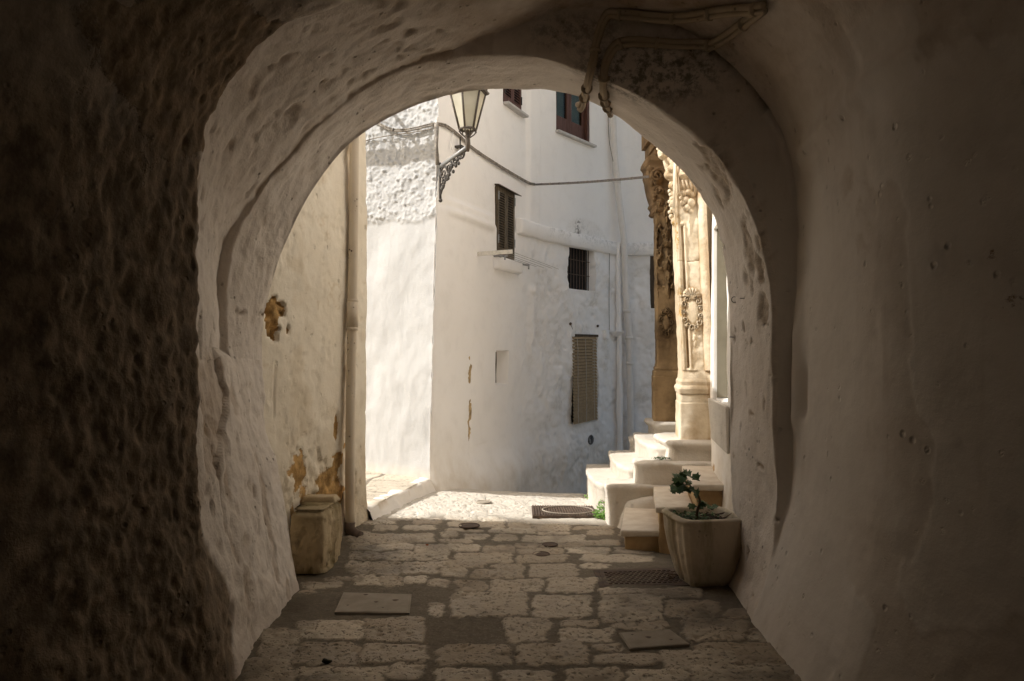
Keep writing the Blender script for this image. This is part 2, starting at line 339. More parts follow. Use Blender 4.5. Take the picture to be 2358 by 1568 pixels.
def between(a, b, ys):
    out = []
    for t in ys:
        if b <= 3:                                   # the near room: one smooth sweep
            A, B = RINGS[a], RINGS[b]; ya, yb = A[:, 1:2], B[:, 1:2]; h = yb - ya
            def tang(k):
                if k == 0: return (RINGS[1] - RINGS[0]) / (RINGS[1][:, 1:2] - RINGS[0][:, 1:2])
                if k == 3:
                    l = (RINGS[3] - RINGS[2]) / (RINGS[3][:, 1:2] - RINGS[2][:, 1:2]); r = (RINGS[5] - RINGS[3]) / (RINGS[5][:, 1:2] - RINGS[3][:, 1:2])
                    w = sstep(-.6, .6, RINGS[3][:, 0:1]); return l * (1 - w) + r * w
                return (RINGS[k + 1] - RINGS[k - 1]) / (RINGS[k + 1][:, 1:2] - RINGS[k - 1][:, 1:2])
            t2, t3 = t * t, t ** 3
            q = (2 * t3 - 3 * t2 + 1) * A + (t3 - 2 * t2 + t) * h * tang(a) + (-2 * t3 + 3 * t2) * B + (t3 - t2) * h * tang(b)
            q[:, 1] = (A * (1 - t) + B * t)[:, 1]; out.append(q)
        else: out.append(RINGS[a] * (1 - t) + RINGS[b] * t)
    return out
rows, idx = [], {}
for a, b, n in ((0, 1, 12), (1, 2, 30), (2, 3, 70), (3, 4, 5), (4, 5, 62), (5, 6, 5), (6, 7, 50)):
    idx[a] = len(rows); rows += between(a, b, np.linspace(0, 1, n, endpoint=False))
idx[7] = len(rows); rows.append(RINGS[7])
rows.append(RINGS[7] + np.array((0, .012, 0)))
P = np.stack(rows); Nn = normals(P)
cen = np.stack([P[..., 0] * 0, P[..., 1], P[..., 2] * 0 + 1.4], -1)
Nn *= np.sign(((cen - P) * Nn).sum(-1, keepdims=True))
X, Y, Z = P[..., 0], P[..., 1], P[..., 2]
rowi = np.arange(P.shape[0])[:, None] + np.zeros_like(X)
near = sstep(3.45, 3.25, Y); leftm = sstep(-.7, -1.15, X); web = sstep(3.38, 3.46, Y) * sstep(4.40, 4.30, Y)
rough = leftm * near
big = fbm(X * .9, Y * .9, Z * .9, 3); mid = fbm(X * 3, Y * 3, Z * 3, 4); fine = fbm(X * 11, Y * 11, Z * 11, 3); ff = fbm(X * 30, Y * 30, Z * 22, 2)
leftside = sstep(.1, -.5, X)
ver = fbm(X * 9, Y * 13, Z * 3.2, 4); dimp = np.minimum(0, fbm(X * 15, Y * 22, Z * 9, 2) + .15)
d = big * .022 + mid * (.008 + .004 * rough + .005 * leftside) + fine * (.0025 + .003 * rough + .004 * leftside) + ff * (.0008 + .003 * rough + .0018 * leftside) + rough * (ver * .002 + np.minimum(0, fbm(X * 22, Y * 36, Z * 15, 3) + .30) * .006 + fbm(X * 30, Y * 50, Z * 20, 3) * .003)
pit = np.minimum(0, fbm(X * 13, Y * 13, Z * 8, 3) + .42) * (rough * .008 + leftside * web * .030)
d += pit
smoothright = sstep(.9, 1.3, X) * sstep(4.25, 4.1, Y); d = d * (1 - .55 * smoothright)
# bump and groove on the right wall just inside the arch, and the ridge where the vault springs
d += .03 * np.exp(-((Y - 4.17) / .05) ** 2) * sstep(1.0, 1.15, Z) * sstep(1.9, 1.5, Z) * (X > 1)
d -= .022 * np.exp(-((Y - 4.08) / .028) ** 2) * sstep(1.1, 1.2, Z) * sstep(1.5, 1.35, Z) * (X > 1)
d += .03 * np.exp(-((Z - 2.52 - (4.2 - Y) * .12) / .05) ** 2) * (X > 1.2) * (Y < 4.1) * sstep(2.4, 3.2, Y)
# broken plaster on the right haunch of the arch ring
ringz = sstep(4.30, 4.40, Y) * (Y < 5.1)
def blob(x0, y0, z0, rx, ry, rz): return np.exp(-(((X - x0) / rx) ** 2 + ((Y - y0) / ry) ** 2 + ((Z - z0) / rz) ** 2))
hole = sstep(.35, .7, blob(1.18, 4.45, 2.52, .22, .20, .16) + .5 * fine) + sstep(.4, .75, blob(1.40, 4.45, 2.05, .2, .2, .2) + .5 * fine) + sstep(.35, .6, blob(1.43, 4.36, 1.72, .15, .07, .12) + .4 * fine)
hole = np.clip(hole, 0, 1) * (X > .9) * (Y > 4.24)
d -= hole * (.016 + .012 * fbm(X * 22, Y * 22, Z * 14, 4))
# the cracked and flaked lower left pier, joints in the arch
lp = (X < -1) * (Y > 3.5) * sstep(1.495, 1.47, Z)
Yb = np.interp(Z, [.95, 1.1, 1.25, 1.5], [3.76, 3.97, 4.11, 4.07]) + .012 * fine
crack = np.exp(-((Y - Yb) / .011) ** 2) * lp * sstep(.55, .8, Z)
flake = sstep(.012, -.012, Y - Yb) * sstep(3.50, 3.58, Y + .03 * fine) * lp * sstep(.86, .98, Z)
d -= crack * .022 + flake * (.032 + .006 * mid)
joint = np.exp(-((Z - 1.72) / .008) ** 2) * (X < -1.4) * (Y > 4.3) * (fbm(Y * 9, 2, 2, 2) > -.1)
d -= joint * .02
chips = sstep(.60, .75, fbm(X * 8, Y * 8, Z * 3.2, 3)) * lp; d -= chips * .006
gro = np.exp(-((rowi - idx[5] - 1) / 3.5) ** 2) * (X < -.1) * (Z > 2.32) * sstep(-.45, .25, fbm(X * 7, Y * 7, Z * 7, 3)); d -= .016 * gro
edge_n = np.ones_like(d); edge_n[0] = edge_n[-1] = 0
P2 = P + Nn * (d * edge_n)[..., None]
# edges eaten away along the far rim and the ragged rim of the near vault
for (r0, amp, sc) in ((idx[3], .012, 18), (idx[6], .008, 7), (idx[7], .010, 8)):
    for k in range(-4, 5):
        if 0 <= r0 + k < P2.shape[0]:
            P2[r0 + k, :, 1] += amp * (1 - abs(k) / 5) * fbm(np.arange(P2.shape[1]) * .03 * sc / 8, r0, 3, 4)
            P2[r0 + k] += Nn[r0 + k] * (amp * .6 * (1 - abs(k) / 5) * fbm(np.arange(P2.shape[1]) * .05 * sc / 8, r0, 8, 4))[:, None]
st = np.zeros(P.shape)
st[..., 0] = np.clip(gro * .75 + hole * .8 + flake * .6 + chips * .6 + crack + np.clip(-pit * 30, 0, 1) * .9 + sstep(.35, -.05, Z) * .35 + joint, 0, 1)
brown = sstep(.1, .5, blob(-1.15, 3.3, 2.62, .3, .9, .3) * 1.2 + .3 * mid) * near
st[..., 1] = np.clip(brown * .75 + hole * .35 + flake * .30 + sstep(.5, .9, fbm(X * 2, Y * 2, Z * 2, 3)) * rough * .5, 0, 1)
st[..., 2] = np.clip(sstep(.2, .7, blob(.75, 4.2, 3.05, .5, .3, .2)) * .75 + sstep(.2, .7, blob(.35, 4.25, 3.28, .3, .2, .12)) * .5 + hole * .3, 0, 1)
# old peeled coats of limewash on the right wall, with a thin raised edge, and shade painted in towards the camera and up the vault
pe = sstep(.10, .13, fbm(X * 1.3 + 3, Y * 1.5, Z * 1.1, 5)) * sstep(3.55, 3.3, Y) * (X > .8); P2 -= Nn * (pe * .0026)[..., None]
scr = sstep(.30, .6, fbm(X * 5, Y * 7, Z * 7, 4)) * sstep(.55, .9, np.exp(-((Y - 3.45) / .22) ** 2 - ((Z - 2.15) / .38) ** 2) + .25 * mid) * (X > 1)
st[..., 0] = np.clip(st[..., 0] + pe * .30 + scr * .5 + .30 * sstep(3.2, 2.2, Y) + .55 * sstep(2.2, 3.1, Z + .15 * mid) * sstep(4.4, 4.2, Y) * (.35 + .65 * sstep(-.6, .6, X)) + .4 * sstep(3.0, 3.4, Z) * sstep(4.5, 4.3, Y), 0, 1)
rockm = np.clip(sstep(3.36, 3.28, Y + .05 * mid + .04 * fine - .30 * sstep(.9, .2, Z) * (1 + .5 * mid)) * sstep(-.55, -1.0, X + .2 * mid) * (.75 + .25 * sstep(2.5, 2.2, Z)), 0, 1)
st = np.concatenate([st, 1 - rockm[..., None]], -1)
root = thing('vaulted_passage', (0, 4.9, 0), 'dark limewashed vaulted passage framing the street with its round arch', 'passage')
def part(name, r0, r1, c0, c1, mat, tree):
    sl = (slice(r0, r1 + 1), slice(c0, c1 + 1))
    return grid(name, P2[sl], mat, root, {'st': st[sl]}, flip=True, tree=tree)
mid_c = NL + NA // 2
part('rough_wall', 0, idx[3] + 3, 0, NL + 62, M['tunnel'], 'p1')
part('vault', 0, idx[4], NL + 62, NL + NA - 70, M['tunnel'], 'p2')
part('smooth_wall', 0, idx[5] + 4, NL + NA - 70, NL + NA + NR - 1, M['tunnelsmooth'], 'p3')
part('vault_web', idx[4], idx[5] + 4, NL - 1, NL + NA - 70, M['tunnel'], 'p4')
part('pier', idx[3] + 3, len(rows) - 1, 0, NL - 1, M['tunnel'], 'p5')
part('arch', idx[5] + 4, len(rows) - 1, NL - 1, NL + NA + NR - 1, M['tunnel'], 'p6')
grid('vault_edge', P2[idx[3] + 3:idx[4] + 1, NL - 1:NL + 63], M['tunnel'], root, {'st': st[idx[3] + 3:idx[4] + 1, NL - 1:NL + 63]}, flip=True)
# street front above and beside the arch, and an unseen rear end, closed to keep the passage dark
E = P2[-1]; ang = []
fr = [E]
for k, t in enumerate((.25, .6, 1.0)):
    dirv = np.stack([E[:, 0], E[:, 2] - 1.2], -1); m = np.maximum(np.abs(dirv[:, 0]) / 3.6, np.where(dirv[:, 1] > 0, dirv[:, 1] / 2.8, -dirv[:, 1] / 1.25)); dirv = dirv / m[:, None]
    full = np.stack([dirv[:, 0], E[:, 1] * 0 + np.where(E[:, 1] > 0, E[:, 1], 0), dirv[:, 1] + 1.2], -1)
    fr.append(E * (1 - t) + full * t)
grid('street_front', np.stack(fr), M['facade'], root, flip=True)
B0 = P2[0]; grid('rear_wall', np.stack([B0, B0 * .5 + np.array((0, -3, .8)), B0 * 0 + np.array((0, -6, 1.6))]), M['darkstone'], root)
MB().box((-3.6, -6.2, 4.0), (3.6, 4.85, 4.1)).build('roof', M['facade'], root)
MB().box((-3.6, -6.2, 3.7), (3.6, -6.0, 4.0)).build('rear_parapet', M['facade'], root)
MB().box((-3.7, -6.2, -.3), (-3.6, 4.85, 4.0)).build('side_wall', M['facade'], root)
MB().box((3.6, -6.2, -.3), (3.7, 4.85, 4.0)).build('side_wall', M['facade'], root)
PT = ['p1', 'p2', 'p3', 'p4', 'p5', 'p6']
# ================================================================== ground
def crest(x): return 8.05 + .30 * (x + .8)
def zg(x, y):
    x = np.asarray(x, float); y = np.asarray(y, float)
    a = sstep(4.8, 6.6, y); z = a * (-.10 * np.clip(x, -1.3, 1.6))
    f = np.maximum(0, y - crest(x) + .25); z = z - .32 * f * f / (f + .5)
    return z
def gpt(px, py):
    """where the sight line of a photo pixel meets the street"""
    r = np.array(ray(px, py)); s = -CH / r[2] if r[2] < 0 else 9
    for _ in range(12):
        p = r * s; s = s * (CH - zg(p[0], p[1])) / CH if False else (zg(p[0], p[1]) - CH) / r[2]
    return r * s + np.array((0, 0, CH))
# paving stones, traced one by one (crop x, y of the photograph, turned into street coordinates)
ST = [(805,805,1020,880),(1060,808,1278,880),(1335,805,1575,880),(1840,795,2310,880),(600,785,745,850),
(805,708,1090,790),(1118,703,1422,788),(1458,705,1580,732),(1465,742,1690,792),(1730,730,2050,810),
(1075,602,1260,695),(1300,608,1465,640),(1305,645,1545,700),(1525,625,1770,650),(1830,605,2090,690),
(865,490,1168,598),(1195,505,1440,600),(1480,512,1745,622),(1760,530,1965,605),(765,535,830,590),
(875,440,1010,488),(1030,437,1225,490),(1248,432,1462,495),(1480,482,1740,508),(1735,480,1900,522),
(820,393,932,428),(955,400,1160,432),(1190,375,1380,430),(845,362,1005,393),(1035,372,1155,400),
(875,330,1105,368),(1122,338,1343,370),(1400,335,1690,370),(1122,308,1318,335),(1335,305,1510,333),(1530,300,1700,330),
(845,292,980,325),(995,292,1110,330),(815,270,950,288),(1120,284,1225,304),(1232,284,1415,304),
(817,238,890,264),(915,245,1015,272),(1042,248,1128,275),(1152,250,1418,281),(830,225,990,237),(1020,221,1205,243),(1210,236,1350,247),(1425,232,1540,252),
(845,193,1080,219),(1098,198,1190,222),(1197,205,1345,233),(1360,215,1540,229),(830,162,965,190),(975,172,1097,193),(690,184,812,208),(540,165,690,193),
(660,212,790,232),(470,193,620,213),(530,215,640,234),(425,237,525,262),(487,248,785,288),(425,264,483,283),(540,290,700,318),(430,286,535,318),(705,298,845,362),
(430,322,560,362),(565,322,700,366),(690,368,850,392),(425,368,520,418),(525,370,640,420),(645,372,815,418),(455,421,555,463),(560,423,650,466),(655,424,765,455),(772,436,850,470),
(230,445,400,470),(222,474,300,490),(330,425,448,443),
(770,130,900,158),(905,128,1090,160),(660,140,760,180),(720,105,830,128),(840,96,960,124),(970,98,1090,124),(1100,100,1180,150),(840,72,940,92),(950,76,1050,94),(1060,84,1180,97),
(1190,108,1300,135),(1310,104,1430,132),(1200,88,1420,101),
(225,605,480,690),(490,598,748,692),(60,640,215,800),(225,700,470,785),(480,700,755,780),(0,760,215,880),(225,795,590,880),(610,600,0,0),
(1400,375,1520,395),(1395,270,1560,295),(1560,240,1700,262),(1860,700,2250,790),(1600,740,1720,790),(1990,560,2090,600),(1600,810,1830,880),(2100,640,2200,690)]
ST = [s for s in ST if s[2] > s[0]]
RAG = random.Random(3)
xs = np.arange(-1.95, 2.35, .0115); ys = np.concatenate([np.arange(1.6, 3.2, .04), np.arange(3.2, 5.6, .0105), np.arange(5.6, 9.3, .016)])
GX, GY = np.meshgrid(xs, ys, indexing='ij')
mask = np.zeros_like(GX); tint = np.zeros_like(GX); lift = np.zeros_like(GX)
wx = fbm(GX * 4, GY * 4, 0, 3) * .018 + fbm(GX * 17, GY * 17, 4, 4) * .017; wy = fbm(GX * 4, GY * 4, 7, 3) * .014 + fbm(GX * 17, GY * 17, 9, 4) * .014
for (x0, y0, x1, y1) in ST:
    q = [gpt(564.2 + .5533 * a, 1093 + .5533 * b)[:2] for a, b in ((x0, y1), (x1, y1), (x1, y0), (x0, y0))]
    q = np.array(q); lo, hi = q.min(0) - .06, q.max(0) + .06
    i0, i1 = np.searchsorted(xs, (lo[0], hi[0])); j0, j1 = np.searchsorted(ys, (lo[1], hi[1]))
    if i1 <= i0 or j1 <= j0: continue
    sl = (slice(i0, i1), slice(j0, j1)); px_, py_ = GX[sl] + wx[sl], GY[sl] + wy[sl]
    sd = np.full(px_.shape, -9.0)
    for k in range(4):
        a, b = q[k], q[(k + 1) % 4]; e = b - a; nrm = np.array((e[1], -e[0])) / np.linalg.norm(e)
        dd = (px_ - a[0]) * nrm[0] + (py_ - a[1]) * nrm[1]
        sd = np.maximum(sd, dd) + np.maximum(0, np.minimum(sd, dd) + .035) * .45          # rounded corners
    mk = sstep(.009, -.004, sd); tn = RAG.random() ** 1.3; lf = RAG.uniform(-.003, .004)
    tint[sl] = np.where(mk > mask[sl], tn, tint[sl]); lift[sl] = np.where(mk > mask[sl], lf, lift[sl]); mask[sl] = np.maximum(mask[sl], mk)
mask = np.maximum(mask, .8 * sstep(6.75, 7.05, GY - .30 * (GX - .1)))  # joints faded out within the painted sunlit strip
worn = sstep(.30, .75, fbm(GX * 2.2, GY * 2.2, 3, 4) + .25 * sstep(.6, 1.2, np.abs(GX + .1))); mask *= 1 - .45 * worn * sstep(-.2, .6, fbm(GX * 9, GY * 9, 5, 3))
GZ = zg(GX, GY) + mask * (.0065 + lift * .6) + fbm(GX * 6, GY * 6, 1, 3) * .003 + fbm(GX * 26, GY * 26, 2, 3) * (.0012 + .0016 * mask) + fbm(GX * 1.1, GY * 1.1, 6, 2) * .010 * sstep(2, 3, GY)
pitg = np.minimum(0, fbm(GX * 24, GY * 18, 8, 2) + .55) * mask; GZ += pitg * .02
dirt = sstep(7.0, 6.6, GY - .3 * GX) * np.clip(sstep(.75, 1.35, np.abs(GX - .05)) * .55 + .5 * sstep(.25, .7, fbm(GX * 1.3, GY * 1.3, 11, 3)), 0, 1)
PP = np.stack([GX, GY, GZ], -1)
grid('paved_street', PP, M['paving'], None, {'st': np.stack([mask, tint, dirt, 1 - .85 * sstep(6.62, 6.95, GY - .30 * (GX - .1) + .06 * fbm(GX * 5, GY * 5, 2, 3))], -1)}, tree='g', kind='structure')  # alpha paints the sunlit strip's brightness into the stone colour
# the street going on down the hill and back through the passage
xs2 = np.linspace(-2.2, 12, 60); ys2 = np.linspace(9.25, 22, 50); A, B = np.meshgrid(xs2, ys2, indexing='ij')
grid('lower_street', np.stack([A, B, zg(np.clip(A, -3, 2.6), B) * 0 + np.maximum(zg(np.clip(A, -3, 2.6), B), -1.6) - .006], -1), M['paving'], None, {'st': np.stack([(fbm(A * 2, B * 3, 2, 2) > 0) * .8, A * 0 + .4, A * 0], -1)}, tree='g2', kind='structure')
xs2 = np.linspace(-2.1, 2.1, 30); ys2 = np.linspace(-6, 1.62, 40); A, B = np.meshgrid(xs2, ys2, indexing='ij')
grid('passage_floor', np.stack([A, B, fbm(A * 2, B * 2, 3, 2) * .006 - .004], -1), M['paving'], None, {'st': np.stack([(fbm(A * 2, B * 3, 2, 2) > 0) * .8, A * 0 + .4, A * 0 + .5], -1)}, kind='structure')
xs2 = np.linspace(2.34, 12, 20); ys2 = np.linspace(4.6, 9.26, 12); A, B = np.meshgrid(xs2, ys2, indexing='ij')
grid('upper_ground', np.stack([A, B, A * 0 - .16], -1), M['ground'], None, kind='structure')
MB().add([(-400, -400, -1.75), (400, -400, -1.75), (400, 400, -1.75), (-400, 400, -1.75)], [(0, 1, 2, 3)]).build('ground', M['ground'], kind='structure')
# raised pavement of the side street, with its whitewashed kerb
DC = np.array((-1.185, 6.30)); AC = np.array((-.83, 7.70)); UA = np.array((-.845, .535)); UD = np.array((-.958, -.287))
nu, nv = 160, 90
uu, vv = np.meshgrid(np.concatenate([np.linspace(0, 1.4, 110), np.linspace(1.45, 8, 50)]), np.linspace(-.02, 1.02, nv), indexing='ij')
base = DC + (AC - DC) * vv[..., None] + (UD * (1 - vv[..., None]) + UA * vv[..., None]) * uu[..., None]
pz = .20 + fbm(base[..., 0] * 3, base[..., 1] * 3, 1, 3) * .008 + uu * .012
lines = np.minimum(np.abs((base[..., 0] * 1.9 + .15 * fbm(base[..., 0] * 2, base[..., 1] * 2, 5, 2)) % 1 - .5), np.abs((base[..., 1] * 3.1 + .2 * fbm(base[..., 0] * 3, base[..., 1] * 2, 7, 2)) % 1 - .5))
mk = sstep(.02, .07, lines); pz += mk * .009
grid('side_pavement', np.stack([base[..., 0], base[..., 1], pz], -1), M['paving'], None, {'st': np.stack([mk, .35 + 0 * mk, 0 * mk], -1)}, tree='g', kind='structure') if False else None
sp = np.stack([base[..., 0], base[..., 1], pz], -1)
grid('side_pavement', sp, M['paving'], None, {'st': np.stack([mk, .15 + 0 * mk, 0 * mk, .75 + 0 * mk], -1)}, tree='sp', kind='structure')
kv = np.linspace(-.03, 1.03, 120); kr = []
for j, (off, top) in enumerate(((.10, -.10), (.075, 0), (.05, .35), (.03, .8), (.012, .97), (-.03, 1.03), (-.10, 1.02))):
    p2 = DC + (AC - DC) * kv[:, None]; nrm = np.array((AC - DC)[1::-1]) * np.array((1, -1)); nrm = nrm / np.linalg.norm(nrm)
    p2 = p2 + nrm * (off + .02 * fbm(kv * 9, j * .3, 2, 3))[:, None]
    g0 = zg(p2[:, 0], p2[:, 1]); z = g0 + (.205 - g0) * top + .006 * fbm(kv * 14, j * .4, 4, 2)
    kr.append(np.stack([p2[:, 0], p2[:, 1], z], -1))
K = np.stack(kr); grid('kerb', K, M['facade'], None, {'st': np.stack([sstep(.3, .8, fbm(K[..., 0] * 5, K[..., 1] * 5, K[..., 2] * 9, 3)) * .8, K[..., 0] * 0, K[..., 0] * 0], -1)}, kind='structure')
# ================================================================== walls that follow a path in plan
class Wall:
    def __init__(s, pts, side=1, k=2, shear=None):
        q = chaikin(pts, k) if k else np.asarray(pts, float)
        s.p = q; s.d = np.r_[0, np.cumsum(np.linalg.norm(np.diff(q, axis=0), axis=1))]; s.L = s.d[-1]; s.side = side; s.shear = shear
    def xy(s, u): return np.stack([np.interp(u, s.d, s.p[:, 0]), np.interp(u, s.d, s.p[:, 1])], -1)
    def nrm(s, u):
        e = .03; t = s.xy(np.minimum(np.asarray(u) + e, s.L)) - s.xy(np.maximum(np.asarray(u) - e, 0)); t = t / (np.linalg.norm(t, axis=-1, keepdims=True) + 1e-9)
        return np.stack([t[..., 1], -t[..., 0]], -1) * s.side
    def pt(s, u, z, d=0.0):
        u, z, d = np.broadcast_arrays(np.asarray(u, float), np.asarray(z, float), np.asarray(d, float))
        q = s.xy(u) + s.nrm(u) * d[..., None]
        if s.shear: q = q + s.shear(u, z)
        return np.concatenate([q, z[..., None]], -1)
    def find(s, px, py):
        """(u, z) where a photo sight line meets the wall"""
        r = ray(px, py); best = None
        for k in range(len(s.p) - 1):
            a, b = s.p[k], s.p[k + 1]; e = b - a; den = r.x * e[1] - r.y * e[0]
            if abs(den) < 1e-9: continue
            t = (a[0] * e[1] - a[1] * e[0]) / den; w = (a[0] * r.y - a[1] * r.x) / den * 1.0
            w = ((r.x * t - a[0]) * e[0] + (r.y * t - a[1]) * e[1]) / e.dot(e)
            if -1e-6 <= w <= 1 + 1e-6 and t > 0 and (best is None or t < best[0]): best = (t, s.d[k] + w * np.linalg.norm(e))
        if best is None: k = 0; best = (s.p[0][1], 0.0)
        t, u = best; z = CH + r.z * t
        if s.shear:
            for _ in range(4):
                q = s.shear(np.array(u), np.array(z)); tx = r.x * t; du = 0
                # move along the wall so that the sheared point lies on the sight line
                P_ = s.pt(u, z); err = P_[0] / P_[1] - r.x; P2_ = s.pt(u + .01, z); g = (P2_[0] / P2_[1] - P_[0] / P_[1]) / .01
                u = min(max(u - err / g, 0), s.L); z = CH + r.z * s.pt(u, z)[1]
        return u, z
    def grid(s, name, us, zs, disp, mat, parent, rects=(), st=None, flip=False, tree=None, holes=()):
        us = np.unique(np.r_[us, [v for r in rects for v in (r[0] - .004, r[0] + .004, r[1] - .004, r[1] + .004)]]); us = us[(us >= -1e-6) & (us <= s.L + 1e-6)]
        zs = np.unique(np.r_[zs, [v for r in rects for v in (r[2] - .004, r[2] + .004, r[3] - .004, r[3] + .004)]])
        U, Z = np.meshgrid(us, zs, indexing='ij'); d = disp(U, Z)
        for u0, u1, z0, z1, dep in rects:
            m = (U > u0) & (U < u1) & (Z > z0) & (Z < z1); d = np.where(m, -dep, d)
        P = s.pt(U, Z, d); at_ = {'st': np.stack(st(U, Z), -1)} if st else None
        return grid(name, P, mat, parent, at_, flip=flip, tree=tree)
    def box(s, mb, u0, u1, z0, z1, d0, d1):
        c = [s.pt(u, z, d) for z in (z0, z1) for u, d in ((u0, d0), (u1, d0), (u1, d1), (u0, d1))]
        if s.side < 0: c = [c[k] for k in (1, 0, 3, 2, 5, 4, 7, 6)]
        return mb.hexa(c)
def lin(a, b, h): return np.arange(a, b, h)

# ------------------------------------------------------------------ white house on the corner (sunlit end wall, long wall, far wall)
house = thing('white_house', (-.83, 7.7, .18), 'tall whitewashed house on the street corner with rough sunlit end wall and shuttered windows', 'house')
WA = Wall([(-.818, 7.6924), (-.83 - .845 * 8, 7.70 + .535 * 8)], side=-1, k=0, shear=lambda u, z: np.stack([.026 * np.maximum(z - .2, 0) * np.exp(-u / 2.5), 0 * z], -1))
us = np.r_[lin(0, 1.25, .0105), lin(1.25, 2.6, .03), lin(2.6, 8.0, .25), 8.0]; zs = np.r_[lin(-.3, 2.6, .022), lin(2.6, 4.5, .0105), lin(4.5, 7.61, .09)]
def dispA(U, Z):
    up = sstep(2.80, 2.86, Z + .03 * fbm(U * 5, 3, 2, 3))
    lump = np.maximum(0, fbm(U * 22, Z * 27, 3, 3)) ** 1.1
    fine = U < 2.6
    rag = .012 * fbm(U * 3, Z * 12, 8, 3) * sstep(.12, 0, U)
    return up * (.016 + fine * (.016 * lump + .006 * fbm(U * 34, Z * 40, 5, 2))) + fbm(U * 2.2, Z * 1.6, 1, 3) * .018 + fine * (fbm(U * 7, Z * 5, 7, 4) * .0055) + .004 * sstep(.05, 0, U) + rag * .5
def stA(U, Z): return np.clip(.6 * sstep(.35, .2, Z), 0, 1), 0 * Z, 0 * Z
WA.grid('wall', us, zs, dispA, M['rough'], house, st=stA, flip=False, tree='wa')
WB = Wall([(-.842, 7.688), (-.30, 8.90), (.05, 9.68), (.22, 10.02), (.48, 10.40), (1.30, 11.50), (1.56, 11.80), (1.80, 11.93), (2.2, 11.95), (2.9, 11.95)], side=1, k=2,
          shear=lambda u, z: np.stack([.026 * np.maximum(z - .2, 0) * np.exp(-u / 1.2), 0 * z], -1))
def rect(px0, px1, pyt, pyb, dep, wall, ref=0):
    """rectangular recess: left/right columns and top/bottom rows read at its left (0) or right (1) edge"""
    x = (px0, px1)[ref]; u0 = wall.find(px0, .5 * (pyt + pyb))[0]; u1 = wall.find(px1, .5 * (pyt + pyb))[0]
    return [min(u0, u1), max(u0, u1), wall.find(x, pyb)[1], wall.find(x, pyt)[1], dep]
rW1 = rect(1140, 1181, 426, 588, .035, WB); rW2 = rect(1159, 1201, 120, 233, .05, WB); rNi = rect(1137, 1167, 808, 886, .15, WB)
rW3 = rect(1281, 1357, 60, 299, .13, WB); rGr = rect(1307, 1365, 563, 664, .11, WB); rBl = rect(1317, 1371, 774, 976, .05, WB); rCW = rect(1497, 1560, 574, 710, .16, WB); rCU = rect(1499, 1560, 180, 350, .12, WB)
uS0, uS1 = WB.find(1211, 400)[0], WB.find(1239, 400)[0]            # warm vertical strip between the two walls
uP = WB.find(1420, 560)[0]
us = np.r_[lin(0, WB.find(1515, 600)[0] + .3, .022), lin(WB.find(1515, 600)[0] + .3, WB.L, .15), WB.L]; zs = np.r_[lin(-1.7, -.5, .2), lin(-.5, 3.3, .022), lin(3.3, 5.6, .035), lin(5.6, 7.61, .2)]
wb1, wb2 = 2.96, 3.15
def dispB(U, Z):
    low = sstep(2.99, 2.93, Z); c = sstep(1.6, 3.2, U)
    d = low * (.03 + fbm(U * 1.7, Z * 1.5, 2, 3) * (.010 + .022 * c) + fbm(U * 6, Z * 6, 4, 3) * (.003 + .006 * c) + fbm(U * 15, Z * 13, 6, 3) * (.0012 + .0055 * c) - c * .010 * sstep(.35, .6, fbm(U * 10, Z * 14, 16, 3)))
    d = d + (1 - low) * (fbm(U * 1.3, Z * 1.1, 9, 2) * .006 + fbm(U * 8, Z * 8, 11, 2) * .0012)
    d += .045 * sstep(uS0 - .02, uS0 + .06, U) * sstep(uS1 + .03, uS1 - .02, U) * (1 - low)
    d += .10 * sstep(.55, -.05, Z) ** 2 * sstep(4.5, 3, U) + .03 * sstep(.9, .2, Z) * sstep(1.2, .3, U)
    # plastered ledge, the long dip under the lamp, and a blocked little hatch by the ground
    d += .040 * sstep(3.10, 3.04, Z) * sstep(2.86, 2.93, Z) * sstep(.15, .4, U) * sstep(rW1[0] - .02, rW1[0] - .12, U)
    u0, z0 = WB.find(1087, 1027); u1, z1 = WB.find(1119, 1092)
    d -= .012 * np.exp(-((Z - z0) / .010) ** 2) * (U > u0) * (U < u1) + .012 * np.exp(-((Z - z1) / .010) ** 2) * (U > u0) * (U < u1) + .008 * np.exp(-((U - u0) / .010) ** 2) * (Z > z1) * (Z < z0)
    uc, zc = WB.find(1078, 860)
    d -= .02 * sstep(.15, .4, fbm(U * 14, Z * 5, 15, 3) + .35 * np.exp(-((U - uc) / .045) ** 2) - .2) * np.exp(-((U - uc) / .06) ** 2) * sstep(1.7, 1.4, Z) * sstep(.1, .3, Z)
    ul, zl = WB.find(1222, 675); d += .06 * np.exp(-((U - ul) / .06) ** 2) * (sstep(zl - .02, zl + .0, Z) * sstep(zl + .10, zl + .04, Z)) + .03 * np.exp(-((U - ul) / .09) ** 2) * sstep(zl + .02, zl - .05, Z) * sstep(zl - 1.0, zl - .5, Z)
    return d * sstep(-.03, .06, U)
